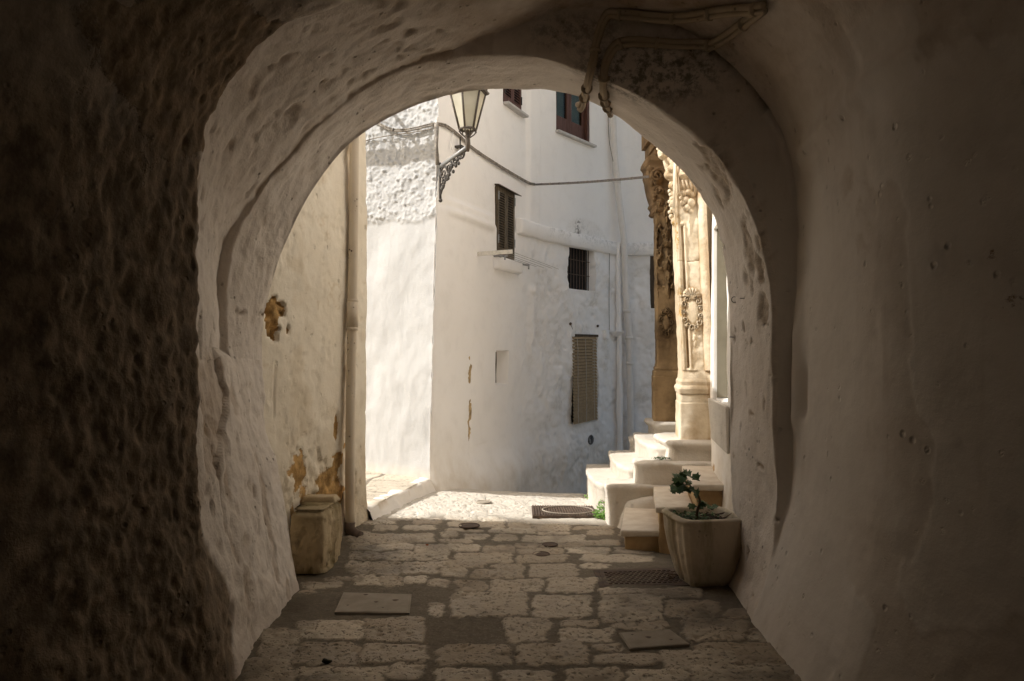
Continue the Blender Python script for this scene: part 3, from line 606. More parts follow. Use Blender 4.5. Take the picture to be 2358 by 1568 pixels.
def stB(U, Z):
    low = sstep(2.99, 2.93, Z); c = sstep(1.8, 3.2, U); mid_ = fbm(U * 4, Z * 4, 21, 4)
    dirt = low * c * (.05 + .22 * sstep(.3, .8, mid_)) + .55 * sstep(.35, -.15, Z + .12 * mid_) + .4 * sstep(.9, .2, Z) * sstep(.9, .3, U)
    uc, zc = WB.find(1078, 860); stn = sstep(.50, .75, np.exp(-((U - uc) / .05) ** 2) * (.30 + 1.1 * fbm(U * 14, Z * 5.5, 31, 3))) * sstep(1.75, 1.6, Z) * (Z > .1)
    um, zm = WB.find(1350, 535); arch = sstep(1.0, .75, ((U - um) / .62) ** 2 + (np.maximum(Z - 3.12, 0) / .30) ** 2) * (Z > 3.10)
    mould = arch * (.10 + .75 * sstep(.05, .6, mid_)) + .5 * np.exp(-((Z - 3.145) / .02) ** 2) * (U > uS1 + .2) * (U < uP) * sstep(-.2, .4, mid_) + low * c * .16 * sstep(.45, .9, mid_)
    return np.clip(dirt + arch * .15, 0, 1), np.clip(stn, 0, 1), np.clip(mould, 0, 1)
RB = [rW1, rW2, rNi, rW3, rGr, rBl, rCW, rCU]
WB.grid('wall', us, zs, dispB, M['white'], house, rects=RB, st=stB, flip=False, tree='wb')
def course(u0, u1, za, zb, d, name='string_course'):
    n = max(3, int((u1 - u0) / .03)); u = np.linspace(u0, u1, n); prof = [(za - .012, .0), (za - .005, d * .8), (za + .01, d), (zb - .02, d), (zb - .004, d * .85), (zb + .006, .0)]
    P = np.stack([WB.pt(u, z + .008 * fbm(u * 2.5, 4, 4, 3), (dd + .006 * fbm(u * 5, z * 9, 3, 3)) * sstep(u0 - .01, u0 + .05, u) * sstep(u1 + .01, u1 - .05, u)) for z, dd in prof], 1)
    grid(name, P, M['white'], house, {'st': np.stack([P[..., 0] * 0, P[..., 0] * 0, .30 * (P[..., 2] > zb - .03) * (fbm(P[..., 0] * 3, P[..., 1] * 3, 0, 3) > -.1) * (P[..., 1] > 10.3)], -1)})
course(rW1[1] + .07, WB.find(1560, 560)[0], wb1, wb2, .075)
MB().box((-7, 7.9, 7.5), (2.9, 22, 7.62)).build('roof', M['facade'], house)
def wpart(rects_, name, mat, parent, smooth=False, bevel=0.0, **kw):
    mb = MB()
    for r in rects_: WB.box(mb, *r)
    return mb.build(name, mat, parent, smooth, bevel, **kw)
def louvre(name, r, mat, d, nslat, parent, cat_hinge=True, split=.5):
    """two louvred leaves in a recess; each leaf a part with its slats and hinges"""
    u0, u1, z0, z1, _ = r; um = u0 + (u1 - u0) * split
    for a, b in ((u0 + .012, um - .003), (um + .003, u1 - .012)):
        mb = MB(); w = .055
        for q in ((a, a + w * .8, z0, z1, d, d + .035), (b - w * .8, b, z0, z1, d, d + .035), (a + w * .8, b - w * .8, z0, z0 + w * 1.6, d, d + .033), (a + w * .8, b - w * .8, z1 - w * 1.3, z1, d, d + .033)): WB.box(mb, *q)
        leaf = mb.build(name, mat, house)
        sl = MB(); h = (z1 - z0 - w * 2.9) / nslat
        for k in range(nslat):
            zc = z0 + w * 1.6 + h * (k + .5); A_, B_ = a + w * .8, b - w * .8; t = .005
            c = [WB.pt(u, zz, dd) for zz, dd, u in ((zc - h * .42, d + .034, A_), (zc - h * .42, d + .034, B_), (zc + h * .40, d + .004, B_), (zc + h * .40, d + .004, A_))]
            c2 = [p + np.array((0, 0, .008)) for p in c]; sl.hexa(c + c2)
        sl.build('slats', mat, leaf)
        bk = MB(); WB.box(bk, a + .01, b - .01, z0 + .01, z1 - .01, d - .012, d - .004); bk.build('backing', M['void'], leaf)
        e = a + .004 if b < um else b - .018
        for zz in (z0 + (z1 - z0) * .18, z0 + (z1 - z0) * .80):
            hg = MB(); WB.box(hg, e, e + .014, zz, zz + .10, d + .034, d + .048); hg.build('hinge', M['greypipe'] if name == 'louvred_shutter' else M['iron'], leaf)
louvre('louvred_shutter', rW1, M['shutter'], -.005, 22, house); louvre('panelled_shutter', rW2, M['wood'], -.03, 13, house)
hb = MB(); u0, u1, z0, z1, _ = rW1
hb.hexa([WB.pt(u, z, d) for u, z, d in ((u0 - .02, z1 + .0, 0), (u1 + .04, z1 - .005, 0), (u1 + .04, z1 - .04, .10), (u0 - .02, z1 - .005, .06), (u0 - .02, z1 + .015, 0), (u1 + .04, z1 + .010, 0), (u1 + .04, z1 - .03, .10), (u0 - .02, z1 + .008, .06))])
hb.build('shutter_hood', M['oldwood'], house)
wpart([(u0 - .10, u1 + .12, z0 - .17, z0 - .02, -.02, .10)], 'sill', M['white'], house, True, .03, wobble=.006, sub=1)
u0, u1, z0, z1, _ = rW2; wpart([(u0 + .0, u1 + .07, z0 - .034, z0 - .005, -.06, .075)], 'sill', M['sill'], house, bevel=.006)
u0, u1, z0, z1, _ = rW3
wpart([(u0 - .02, u1 + .12, z0 - .038, z0 - .005, -.13, .06)], 'sill', M['sill'], house, bevel=.006)
um = u0 + (u1 - u0) * .47; fw = .085
fr = wpart([(u0 + .002, u0 + .03, z0, z1, -.12, -.03), (u1 - .055, u1 - .002, z0, z1, -.12, .0)], 'window_frame', M['wood'], house)
for a, b in ((u0 + .03, um), (um + .004, u1 - .055)):
    sash = wpart([(a, a + .06, z0 + .005, z1, -.10, -.05), (b - .06, b, z0 + .005, z1, -.10, -.05), (a + .06, b - .06, z0 + .005, z0 + .24, -.10, -.052), (a + .06, b - .06, z1 - .1, z1, -.10, -.052)], 'window_sash', M['wood'], house, bevel=.006)
    wpart([(a + .06, b - .06, z0 + .24, z1 - .1, -.078, -.072)], 'pane', M['glass'], sash)
    n = 60; u = np.linspace(a + .05, b - .05, n); P = np.stack([WB.pt(u, z, -.105 + .010 * np.sin(u * 80 + z * .3) * (.6 + .4 * np.sin(u * 23))) for z in (z0 + .2, (z0 + z1) / 2, z1)], 1)
    grid('curtain', P, M['curtain'], sash)
wpart([(u1 + .004, u1 + .07, z0, z1, -.02, .012)], 'window_trim', M['white'], house)
# barred window
u0, u1, z0, z1, _ = rGr; ug = u1 - .004
wpart([(u0 + .005, ug, z0 + .005, z1 - .005, -.108, -.100)], 'window_opening', M['void'], house)
mb = MB()
for k in range(9):
    u = u0 + .02 + (ug - u0) * k / 8.6; mb.tube([WB.pt(u, z0 - .01, -.06), WB.pt(u, z1 + .01, -.06)], .007, 6)
for f in (.36, .70): mb.tube([WB.pt(u0 - .01, z0 + (z1 - z0) * f, -.06), WB.pt(u1 + .01, z0 + (z1 - z0) * f, -.06)], .006, 6)
mb.build('window_bars', M['rust'], house)
# niche with an old plank, far window
u0, u1, z0, z1, _ = rNi; wpart([(u0 - .002, u0 + .09, z0 + .02, z1 - .01, -.12, -.005)], 'niche_plank', M['oldwood'], house, wobble=.01, sub=2)
u0, u1, z0, z1, _ = rCW; fr = wpart([(u0, u0 + .07, z0, z1, -.15, .005), (u0 + .07, u1, z1 - .09, z1, -.15, .004), (u0 + .07, u0 + .12, z0, z1 - .09, -.14, -.06)], 'window_frame', M['oldwood'], house, wobble=.006, sub=2)
wpart([(u0 + .12, u1 - .02, z0 + .02, z1 - .09, -.13, -.125)], 'pane', M['void'], fr)
u0, u1, z0, z1, _ = rCU; fr = wpart([(u0, u0 + .07, z0, z1, -.1, .01)], 'window_frame', M['oldwood'], house); wpart([(u0 + .07, u1 - .02, z0 + .02, z1, -.11, -.105)], 'pane', M['void'], fr)
wpart([(u0 - .04, u1, z0 - .06, z0 - .005, -.02, .08)], 'sill', M['white'], house, bevel=.01)

# roller blind hanging over the low window
u0, u1, z0, z1, _ = rBl; bl = thing('roller_blind', WB.pt((u0 + u1) / 2, z0, .03), 'crooked tan slatted roller blind hanging on the white wall below the barred window', 'blind')
wpart([(u0 + .01, u1 - .01, z0 + .01, z1 - .01, -.048, -.044)], 'opening', M['void'], bl)
mb = MB(); n = 27; sk = .045
for k in range(n):
    f0, f1 = k / n, (k + .86) / n; za, zb = z0 + (z1 - z0) * f0, z0 + (z1 - z0) * f1; sh = .004 + .010 * (1 - f0)
    j = random.uniform(-.004, .004); c = []
    for z, dd in ((za, .060), (zb, .042)):
        for u, tl in ((u0 - .06 + sh + j, 0), (u1 - .06 + sh + j, sk * (1 - f0))):
            c.append(WB.pt(u, z + tl * .6, dd + .012 * (1 - f0)))
    a, b, c3, d3 = c; off = np.r_[WB.nrm((u0 + u1) / 2), 0] * .008
    mb.hexa([a, b, b - off, a - off, c3, d3, d3 - off, c3 - off])
mb.build('slats', M['blind'], bl)
for f in (.17, .52, .86):
    q = [WB.pt(u0 - .06 + (u1 - u0) * f + .010 * (1 - k / n) + random.uniform(-.005, .005), z0 + (z1 - z0) * (k + .2) / n + sk * (1 - k / n) * f * .6, .062 + .012 * (1 - k / n) + random.uniform(-.006, .004)) for k in range(n)]
    MB().tube(q, .0042, 5).build('cord', M['blindtape'], bl)
wpart([(u0 - .0, u1 + .005, z1 - .005, z1 + .03, -.03, .05)], 'roller', M['oldwood'], bl)
mb = MB(); mb.tube([WB.pt(u0 + .01, z1 + .02, .04), WB.pt(u0 - .09, z1 + .17, .03)], .006, 6); mb.ball(WB.pt(u0 - .09, z1 + .172, .03), .022); mb.build('hook', M['rust'], bl); MB().ball(WB.pt(u1 + .02, z1 + .16, .03), .02).build('hook', M['rust'], bl)
# vent
u, z = WB.find(1354, 1012); mb = MB(); vt = thing('air_vent', WB.pt(u, z, .03), 'small round grey air vent low on the white wall below the blind', 'vent')
c = WB.pt(u, z, .05); T_ = np.r_[WB.xy(u + .05) - WB.xy(u - .05), 0]; T_ /= np.linalg.norm(T_); N_ = np.r_[WB.nrm(u), 0]; UP = np.array((0, 0, 1.0))
ringp = [c + .065 * (T_ * math.cos(w) + UP * math.sin(w)) for w in np.linspace(0, 2 * math.pi, 25)]
MB().tube(ringp, .008, 6).build('rim', M['vent'], vt, True)
mb = MB()
for k in range(-5, 6):
    h = math.sqrt(max(0, .062 ** 2 - (k * .0115) ** 2)); mb.tube([c + UP * k * .0115 - T_ * h, c + UP * k * .0115 + T_ * h], .0032, 5)
mb.build('grille', M['vent'], vt)
MB().add([c - N_ * .012 + .064 * (T_ * math.cos(w) + UP * math.sin(w)) for w in np.linspace(0, 2 * math.pi, 24, endpoint=False)], [tuple(range(24))]).build('backing', M['void'], vt)

# ------------------------------------------------------------------ cream wall on the left with drainpipe
cream = thing('cream_house', (-1.4, 5.6, 0), 'low cream plastered house on the left with patches of bare ochre stone', 'house')
WD = Wall([(-1.66, 4.70), (-1.31, 5.88), (-1.195, 6.24), (-1.185, 6.30), (-1.215, 6.325), (-1.185 - .958 * 8, 6.30 - .287 * 8)], side=1, k=1)
LD = 1.62; us = np.r_[lin(0, 1.85, .0125), lin(1.85, WD.L, .25), WD.L]; zs = np.r_[lin(-.3, 3.6, .0165), lin(3.6, 3.75, .1)]
uH, zH = WD.find(637, 742); uQ, zQ = WD.find(735, 1120); uR, zR = WD.find(778, 985)
def hs(U, Z):
    w = fbm(U * 9, Z * 9, 3, 4)
    h1 = sstep(.98, 1.04, 1.75 - (((U - uH) / .20) ** 2 + ((Z - zH) / .185) ** 2) + .55 * w - .35)
    h2 = sstep(.0, .06, 1 - (((U - uQ) / .50) ** 2 + ((Z - zQ) / .25) ** 2) + .95 * w - .05)
    h3 = sstep(.0, .08, 1 - (((U - uR) / .035) ** 2 + ((Z - zR) / .12) ** 2) + .5 * w)
    return h1, np.clip(h2, 0, 1), h3
def dispD(U, Z):
    h1, h2, h3 = hs(U, Z); w = fbm(U * 16, Z * 16, 6, 4); fineU = U < 1.85
    d = fbm(U * 1.5, Z * 1.3, 2, 3) * .012 + fineU * (fbm(U * 7, Z * 7, 4, 3) * .0035 + fbm(U * 22, Z * 22, 9, 2) * .0012)
    d += .08 * sstep(.75, .0, Z) ** 2 * sstep(.9, .3, U) + .03 * sstep(.3, 0, Z)
    st_ = sstep(.0, .05, np.abs(((U * 4.2 + .25 * np.floor(Z * 5.5)) % 1) - .5) - .06)
    d -= h1 * (.055 - .03 * w - .02 * sstep(.0, .3, fbm(U * 10, Z * 10, 12, 2))) + h2 * (.014 - .01 * w) + h3 * .02
    cr = np.exp(-((U - WD.find(634, 860)[0] - .01 * noise(Z * 5, 2, 2)) / .006) ** 2) * (Z > 1.05) * (Z < 1.42) * (noise(Z * 9, 1, 1) > -.3); d -= cr * .02
    d -= .006 * (fbm(U * 7, Z * 7, 14, 4) > .55) * fineU
    return d
def stD(U, Z):
    h1, h2, h3 = hs(U, Z); w = fbm(U * 3, Z * 3, 8, 4)
    crk = sstep(.035, .012, np.abs(fbm(U * 3.2, Z * 3.2, 17, 4))) * sstep(.15, .5, fbm(U * 2, Z * 2, 19, 2)) 
    return np.clip(.45 * sstep(1.3, .2, Z + .3 * w) + .35 * sstep(.3, .8, w) + crk * .5 + (h2 > .3) * (h2 < .9) * .5 + .5 * sstep(.15, 0, np.abs(U - 1.66)) * sstep(.9, .1, Z), 0, 1), np.clip(h1 + h2 * (.50 + .5 * fbm(U * 6, Z * 6, 23, 3)) + h3 * .8, 0, 1), np.clip(.35 * sstep(.4, .1, Z + .2 * w) * sstep(1.4, 1.6, U), 0, 1)
WD.grid('wall', us, zs, dispD, M['cream'], cream, st=stD, flip=True, tree='wd') if False else WD.grid('wall', us, zs, dispD, M['cream'], cream, st=stD, flip=False, tree='wd')
MB().add([(-1.66, 4.7, 3.68), (-1.25, 6.3, 3.68), (-8.9, 4.0, 3.68), (-8.9, 2, 3.68), (-1.7, 2, 3.68)], [(0, 1, 2, 3, 4)]).build('roof', M['facade'], cream)
uPp = WD.find(808, 800)[0]
dp = thing('drainpipe', WD.pt(uPp, .1, .08), 'rust-speckled cream drainpipe at the end of the left cream wall', 'drainpipe')
def onD(x, z, off):
    u = 1.2
    for _ in range(40):
        p = WD.pt(u, z, off); e = CX + F * p[0] / p[1] - x; q = WD.pt(u + .01, z, off); g = (F * q[0] / q[1] - F * p[0] / p[1]) / .01; u = min(max(u - .7 * e / g, .1), 1.6)
    return WD.pt(u, z, off)
pts = [onD(x, z, .05) for x, y, z in ((819, 300, 4.2), (814, 560, 2.5), (812, 700, 1.86), (808, 850, 1.3), (806, 1000, .9), (806, 1216, .12))]
MB().tube(smoothline(pts, 30), .037, 14).build('pipe', M['pipe'], dp, True)
e = pts[-1]; MB().tube([e + (0, 0, .05), e + (.0, -.01, -.0), e + (.05, -.03, -.04), e + (.09, -.05, -.045)], [.042, .044, .042, .038], 14).build('shoe', M['rust'], dp, True)
for z, r in ((1.88, .044), (1.66, .046), (1.77, .0445)):
    p = np.array([np.interp(z, [q[2] for q in pts[::-1]], [q[k] for q in pts[::-1]]) for k in range(3)])
    h = .10 if z == 1.77 else .012
    MB().tube([p - (0, 0, h), p + (0, 0, h)], r, 14).build('pipe_collar' if z == 1.77 else 'pipe_clip', M['pipe'], dp, True)

# ------------------------------------------------------------------ pale facade on the right (runs from the arch to the church portal)
fac = thing('church_facade', (1.8, 6.5, 0), 'pale plastered church facade on the right behind the carved portal', 'church')
WE = Wall([(1.50, 4.90), (1.535, 5.20), (1.61, 5.80), (1.70, 6.40), (1.80, 6.9), (1.90, 7.35), (1.98, 7.7), (1.98, 9.4), (2.2, 9.5), (3.4, 9.5)], side=-1, k=1)
uN0, zN0 = WE.find(1673, 931); uN1, zN1 = WE.find(1650, 931); zN0 = 1.10
RE = [[uN0, uN1, 1.10, 2.52, .16], [WE.find(1641, 900)[0] - .02, WE.find(1636, 900)[0] + .04, .9, 2.75, .05]]
us = np.r_[lin(0, 3.2, .02), lin(3.2, WE.L, .25), WE.L]; zs = np.r_[lin(-.5, 3.8, .025), lin(3.8, 8.01, .15)]
def dispE(U, Z): return fbm(U * 1.5, Z * 1.2, 3, 3) * .010 + fbm(U * 8, Z * 8, 6, 3) * .0025 + .03 * sstep(.9, .0, Z) ** 2
def stE(U, Z): w = fbm(U * 4, Z * 4, 2, 4); return np.clip(.7 * sstep(.8, .1, Z + .3 * w) + .3 * sstep(.3, .7, w), 0, 1), np.clip(sstep(.45, .7, w) * sstep(.9, .5, Z), 0, 1), 0 * Z
uC = WE.find(1530, 500)[0] if False else float(np.interp(8.45, WE.p[:8, 1], WE.d[:8])) if False else float(WE.d[np.argmin(np.abs(WE.p[:, 1] - 8.45) + (WE.p[:, 0] > 2.1))])
WE.grid('wall', us[us <= uC + .2], zs, dispE, M['facade'], fac, rects=RE[:1], st=stE, tree='we'); WE.grid('wall', us[us >= uC], zs[zs < 4.06], dispE, M['facade'], fac, st=stE)
mb = MB(); WE.box(mb, uN1 - .035, uN1 - .006, 1.105, 2.515, -.155, -.002); mb.build('niche_panel', M['greydoor'], fac)
mb = MB()
for k in range(13):
    w0, w1 = math.pi * k / 12, math.pi * (k + 1) / 12
mb = MB(); WE.box(mb, uN1, uN1 + .06, 1.08, 2.6, -.02, .03); WE.box(mb, uN0 - .03, uN1 + .06, 2.5, 2.58, -.02, .028); mb.build('niche_frame', M['facade'], fac, bevel=.008)
mb = MB(); a0, a1 = WE.find(1680, 980)[0], WE.find(1646, 980)[0]
mb.hexa([WE.pt(a0, .74, .0), WE.pt(a1, .74, .0), WE.pt(a1, .74, .03), WE.pt(a0, .74, .02), WE.pt(a0, 1.085, .0), WE.pt(a1, 1.085, .0), WE.pt(a1, 1.085, .06), WE.pt(a0, 1.085, .03)])
mb.build('niche_box', M['stepplaster'], fac, bevel=.008)
MB().box((3.35, 4.9, -1), (3.4, 8.45, 7.95)).build('side_wall', M['facade'], fac)
MB().box((2.0, 4.9, 7.95), (3.4, 8.45, 8.1)).build('roof', M['facade'], fac); MB().box((2.02, 8.4, 4.0), (3.4, 8.45, 7.95)).build('gable_wall', M['facade'], fac); MB().box((2.0, 8.45, 3.95), (3.4, 9.5, 4.05)).build('low_end_roof', M['facade'], fac); MB().box((3.35, 8.45, -1), (3.4, 9.5, 3.95)).build('low_end_wall', M['facade'], fac)  # unseen church heights, shaped to bounce sun and let skylight in
# ================================================================== carved church portal
def sph(u, v, u0, v0, r, ry=None, hs=1.0):
    ry = ry or r; q = 1 - ((u - u0) / r) ** 2 - ((v - v0) / ry) ** 2
    return np.sqrt(np.maximum(q, 0)) * r * hs
def gs(u, v, u0, v0, a, b): return np.exp(-((u - u0) / a) ** 2 - ((v - v0) / b) ** 2)
def scroll(u, v, u0, v0, r, w=.012, h=.03, turn=1.0, ph=0.0):
    """a spiral ridge"""
    du, dv = u - u0, v - v0; rr = np.hypot(du, dv); th = np.arctan2(dv, du * turn) + ph
    k = (rr / r * 1.5 - th / (2 * math.pi)); q = np.abs(k - np.round(k)) * r / 1.5
    return np.maximum(0, 1 - (q / w) ** 2) ** .5 * h * (rr < r) * sstep(0, r * .15, r - rr)
def mask_relief(u, v, c, s=1.0):
    x, y = (u - c[0]) / s, (v - c[1]) / s; h = sph(x, y, 0, .02, .075, .12, .9)
    h = np.maximum(h, sph(x, y, 0, .12, .085, .05, .8) + .008 * np.sin(x * 160) * (np.abs(y - .12) < .05) * (np.abs(x) < .08))
    h += .035 * gs(x, y, 0, .02, .016, .035) + .018 * gs(x, y, -.03, .065, .028, .012) + .018 * gs(x, y, .03, .065, .028, .012)
    h -= .030 * gs(x, y, -.03, .042, .016, .012) + .030 * gs(x, y, .03, .042, .016, .012)
    for sg in (-1, 1):
        h += .030 * gs(x, y, sg * .028, -.03 + 0 * x, .030, .014) + .022 * gs(x, y, sg * .062, -.028, .02, .022) + .018 * gs(x, y, sg * .045, .0, .018, .018)
    h -= .02 * gs(x, y, 0, -.052, .022, .008)
    beard = sstep(-.05, -.07, y) * sstep(-.19, -.10, y) * sstep(.075 + .2 * np.minimum(y + .06, 0) + .02, .04 + .2 * np.minimum(y + .06, 0), np.abs(x))
    h = np.maximum(h, beard * (.045 + .010 * np.sin(x * 210 + y * 40)))
    return h * s
def pil_front(u, v):
    """relief of the front of the lit pilaster; u 0..0.29 across, v is height"""
    w = fbm(u * 40, v * 40, 3, 3); h = 0 * u + .0012 * w + .004 * fbm(u * 9, v * 9, 5, 3)
    # border fillets and panel grooves
    h += .010 * sstep(.0, .006, u) * sstep(.028, .022, u)
    for a, b in ((1.33, 1.71), (2.03, 2.66)):
        inside = sstep(a - .01, a + .01, v) * sstep(b + .01, b - .01, v)
        h -= .026 * inside * sstep(.044, .048, u) * sstep(.070, .064, u); h += .010 * inside * sstep(.070, .074, u) * sstep(.090, .084, u)
        h += .018 * gs(u, v, .07, a - .02, .022, .018) + .016 * gs(u, v, .12, a - .04, .018, .02) + .014 * gs(u, v, .06, b + .02, .02, .015) + .016 * gs(u, v, .125, b - .02, .012, .05)
    for z in (2.33, 1.985): h -= .010 * np.exp(-((v - z - .006 * np.sin(u * 40)) / .005) ** 2)
    r = np.zeros_like(u)
    r = np.maximum(r, mask_relief(u, v, (.115, 3.15), 1.1))
    for a, b, c in ((.10, 2.80, .036), (.145, 2.775, .042), (.075, 2.775, .028), (.11, 2.73, .033), (.08, 2.86, .033), (.125, 2.87, .036), (.155, 2.85, .03), (.06, 2.82, .022), (.14, 2.70, .022), (.10, 2.91, .026), (.055, 2.87, .02)):
        r = np.maximum(r, sph(u, v, a, b + .10, c, c * .95, 1.35) - .006 * gs(u, v, a + .006, b + .10, .006, .006))
    for sg, c in ((-1, .035), (1, .185)):
        r = np.maximum(r, sph(u, v, c, 3.07, .028, .14, 1.1) + .006 * np.sin(u * 330) * (np.abs(u - c) < .026) * (np.abs(v - 3.07) < .13))
    # cartouche: shell, scrolls, shield, pendant
    cu, cv = .112, 1.86
    th = np.arctan2(v - (cv + .14), u - cu); rr = np.hypot(u - cu, v - (cv + .14))
    r = np.maximum(r, (sstep(.085, .07, rr)) * (v > cv + .135) * (.018 + .014 * np.cos(th * 14) + .02 * (1 - rr / .085)))
    r = np.maximum(r, sph(u, v, cu, cv + .135, .03, .022, 1.2))
    r = np.maximum(r, sph(u, v, cu, cv - .01, .060, .125, .42))
    for k in range(13):
        w_ = 2 * math.pi * (k + .5) / 13; a = cu + .078 * math.cos(w_); b = cv - .005 + .150 * math.sin(w_)
        r = np.maximum(r, scroll(u, v, a, b, .027 + .006 * (k % 2), .006, .030, 1 if math.cos(w_) > 0 else -1, k * 1.3))
    for k, (a, b) in enumerate(((.125, 1.625), (.118, 1.60), (.128, 1.575), (.122, 1.545))): r = np.maximum(r, sph(u, v, a, b, .018 - .003 * k, .022, 1.1))
    h = np.where(r > .002, np.maximum(h, r), h) + 0
    # half round shaft on the right edge
    h = np.where(u > .205, .0 + np.sqrt(np.maximum(0, 1 - ((u - .2475) / .0425) ** 2)) * .050 + .0015 * w, h)
    return h
def stepped(prof, v):
    return np.interp(v, [p[0] for p in prof], [p[1] for p in prof])
def pilaster(name, corner, phi, z0, z1, wf, wl, front, mat, label, seed, base, capz=None, lean=.045):
    """square pier: carved front towards the street mouth, plain left cheek; base gives (height, widening) of the mouldings"""
    c, s = math.cos(phi), math.sin(phi); ex = np.array((c, -s, 0)); ey = np.array((s, c, 0)); o = np.array((corner[0], corner[1], 0.0))
    t = None
    vs = np.unique(np.r_[lin(z0, z1, .0085), [p[0] for p in base], z1]); vs = vs[(vs >= z0) & (vs <= z1)]
    uf = np.linspace(0, wf, 74); ul = np.linspace(0, wl, 26)
    wid = stepped(base, vs)
    rnd = .012
    Uf, V = np.meshgrid(uf, vs, indexing='ij'); hF = 1.2 * front(Uf, V) * (V > base[-1][0]) + .004 * fbm(Uf * 12, V * 12, seed, 4)
    edge = .015 * (1 - np.sqrt(1 - (1 - np.minimum(Uf, .015) / .015) ** 2 + 1e-9))
    W = wid[None, :]; xf = -W + Uf * (wf + 2 * W) / wf
    PF = o + xf[..., None] * ex - (hF + W - edge)[..., None] * ey + V[..., None] * np.array((0, 0, 1.0))
    Ul, V2 = np.meshgrid(ul, vs, indexing='ij'); hl = .004 * fbm(Ul * 12, V2 * 12, seed + 3, 4) + lumps(Ul, V2, seed)
    PL = o - (W + hl - .015 * (Ul < .012))[..., None] * ex + (-W + Ul * (wl + W) / wl)[..., None] * ey + V2[..., None] * np.array((0, 0, 1.0))
    PL[0] = PF[0]
    PB = np.stack([PF[-1], PF[-1] + ey * (wl + .1)])
    P = np.concatenate([PL[::-1], PF[1:], PB[1:]], 0)
    P[..., 0] -= lean * np.maximum(P[..., 2] - 1.15, 0); shaft = np.concatenate([np.zeros(26), np.where(uf[1:] > .205, .40, 0), [.4]])[:, None] if seed == 1 else 0
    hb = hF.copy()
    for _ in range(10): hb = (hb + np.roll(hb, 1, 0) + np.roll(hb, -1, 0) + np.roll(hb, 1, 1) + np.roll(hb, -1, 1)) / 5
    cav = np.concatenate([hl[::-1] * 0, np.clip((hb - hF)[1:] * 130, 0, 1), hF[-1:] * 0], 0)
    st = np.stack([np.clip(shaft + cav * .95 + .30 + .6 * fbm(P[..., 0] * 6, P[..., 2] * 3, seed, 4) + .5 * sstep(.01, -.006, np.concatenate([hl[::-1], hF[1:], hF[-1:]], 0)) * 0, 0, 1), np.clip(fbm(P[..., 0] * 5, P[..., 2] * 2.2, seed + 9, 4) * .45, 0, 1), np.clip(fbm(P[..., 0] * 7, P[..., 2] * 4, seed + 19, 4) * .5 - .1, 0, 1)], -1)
    return grid(name, P, mat, portal, {'st': st}, label=label), o, ex, ey
def lumps(U, V, seed):
    if seed != 1: return 0 * U
    r = np.zeros_like(U)
    for k in range(16):
        z = 2.72 + .055 * k; r = np.maximum(r, sph(U, V, .12 + .05 * math.sin(k * 1.9), z, .05, .04, .7 + .3 * math.sin(k * 2.3)))
    return np.maximum(r, sph(U, V, .14, 3.17, .07, .06, 1.1))
portal = thing('church_portal', (1.75, 7.8, .6), 'ornate golden limestone church portal with two carved pilasters above white steps', 'portal')
BASE1 = [(.66, .035), (1.00, .035), (1.005, .028), (1.085, .028), (1.09, .040), (1.13, .046), (1.15, .036), (1.165, .022), (1.20, .026), (1.225, .012), (1.30, .0)]
pilaster('pilaster', (1.605, 7.20), math.radians(7), .66, 4.6, .285, .42, pil_front, M['carved'], 'sunlit pilaster with bearded mask, fruit and cartouche', 1, BASE1)
def far_front(u, v):
    h = .004 * fbm(u * 14, v * 14, 33, 4)
    up = sstep(2.05, 2.15, v)
    h += up * (np.maximum(0, fbm(u * 24, v * 15, 41, 3)) * .055 + .035 * np.exp(-((u - .12) / .03) ** 2) * (1 + .6 * np.sin(v * 21)))
    for a, b in ((1.25, 1.62), (1.98, 2.25)):
        ins = sstep(a, a + .01, v) * sstep(b, b - .01, v)
        for q in (.035, .055, .15): h -= .014 * ins * np.exp(-((u - q) / .006) ** 2)
    for k in range(9):
        w_ = 2 * math.pi * k / 9; h = np.maximum(h, scroll(u, v, .10 + .055 * math.cos(w_), 1.80 + .13 * math.sin(w_), .03, .007, .028, 1, k))
    return np.maximum(h, sph(u, v, .10, 1.80, .04, .09, .5))
BASE2 = [(.96, .045), (1.20, .045), (1.205, .038), (1.26, .040), (1.27, .020), (1.29, .026), (1.31, .010), (1.36, .0)]
pilaster('pilaster', (1.615, 8.52), math.radians(7), .60, 3.15, .235, .35, far_front, M['carvedshade'], 'far pilaster, brown shade tone painted in, with worn scrollwork', 2, [(.60, .04)] + BASE2, lean=.012)
# capital and console of the shaded pilaster
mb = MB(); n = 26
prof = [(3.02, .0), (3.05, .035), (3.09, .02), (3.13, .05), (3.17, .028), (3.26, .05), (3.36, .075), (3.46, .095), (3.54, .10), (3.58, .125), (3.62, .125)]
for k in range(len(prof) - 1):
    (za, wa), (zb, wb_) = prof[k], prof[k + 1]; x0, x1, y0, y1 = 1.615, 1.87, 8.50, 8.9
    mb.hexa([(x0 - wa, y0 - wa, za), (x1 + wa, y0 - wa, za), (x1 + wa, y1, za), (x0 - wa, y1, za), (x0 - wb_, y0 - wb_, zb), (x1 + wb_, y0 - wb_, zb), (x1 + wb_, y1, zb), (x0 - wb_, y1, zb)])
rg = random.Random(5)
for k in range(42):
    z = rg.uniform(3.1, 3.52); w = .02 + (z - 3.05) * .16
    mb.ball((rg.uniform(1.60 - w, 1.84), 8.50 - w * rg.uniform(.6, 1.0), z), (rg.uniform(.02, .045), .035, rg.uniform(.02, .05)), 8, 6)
mb.ball((1.60, 8.42, 3.37), (.055, .05, .07), 10, 8)
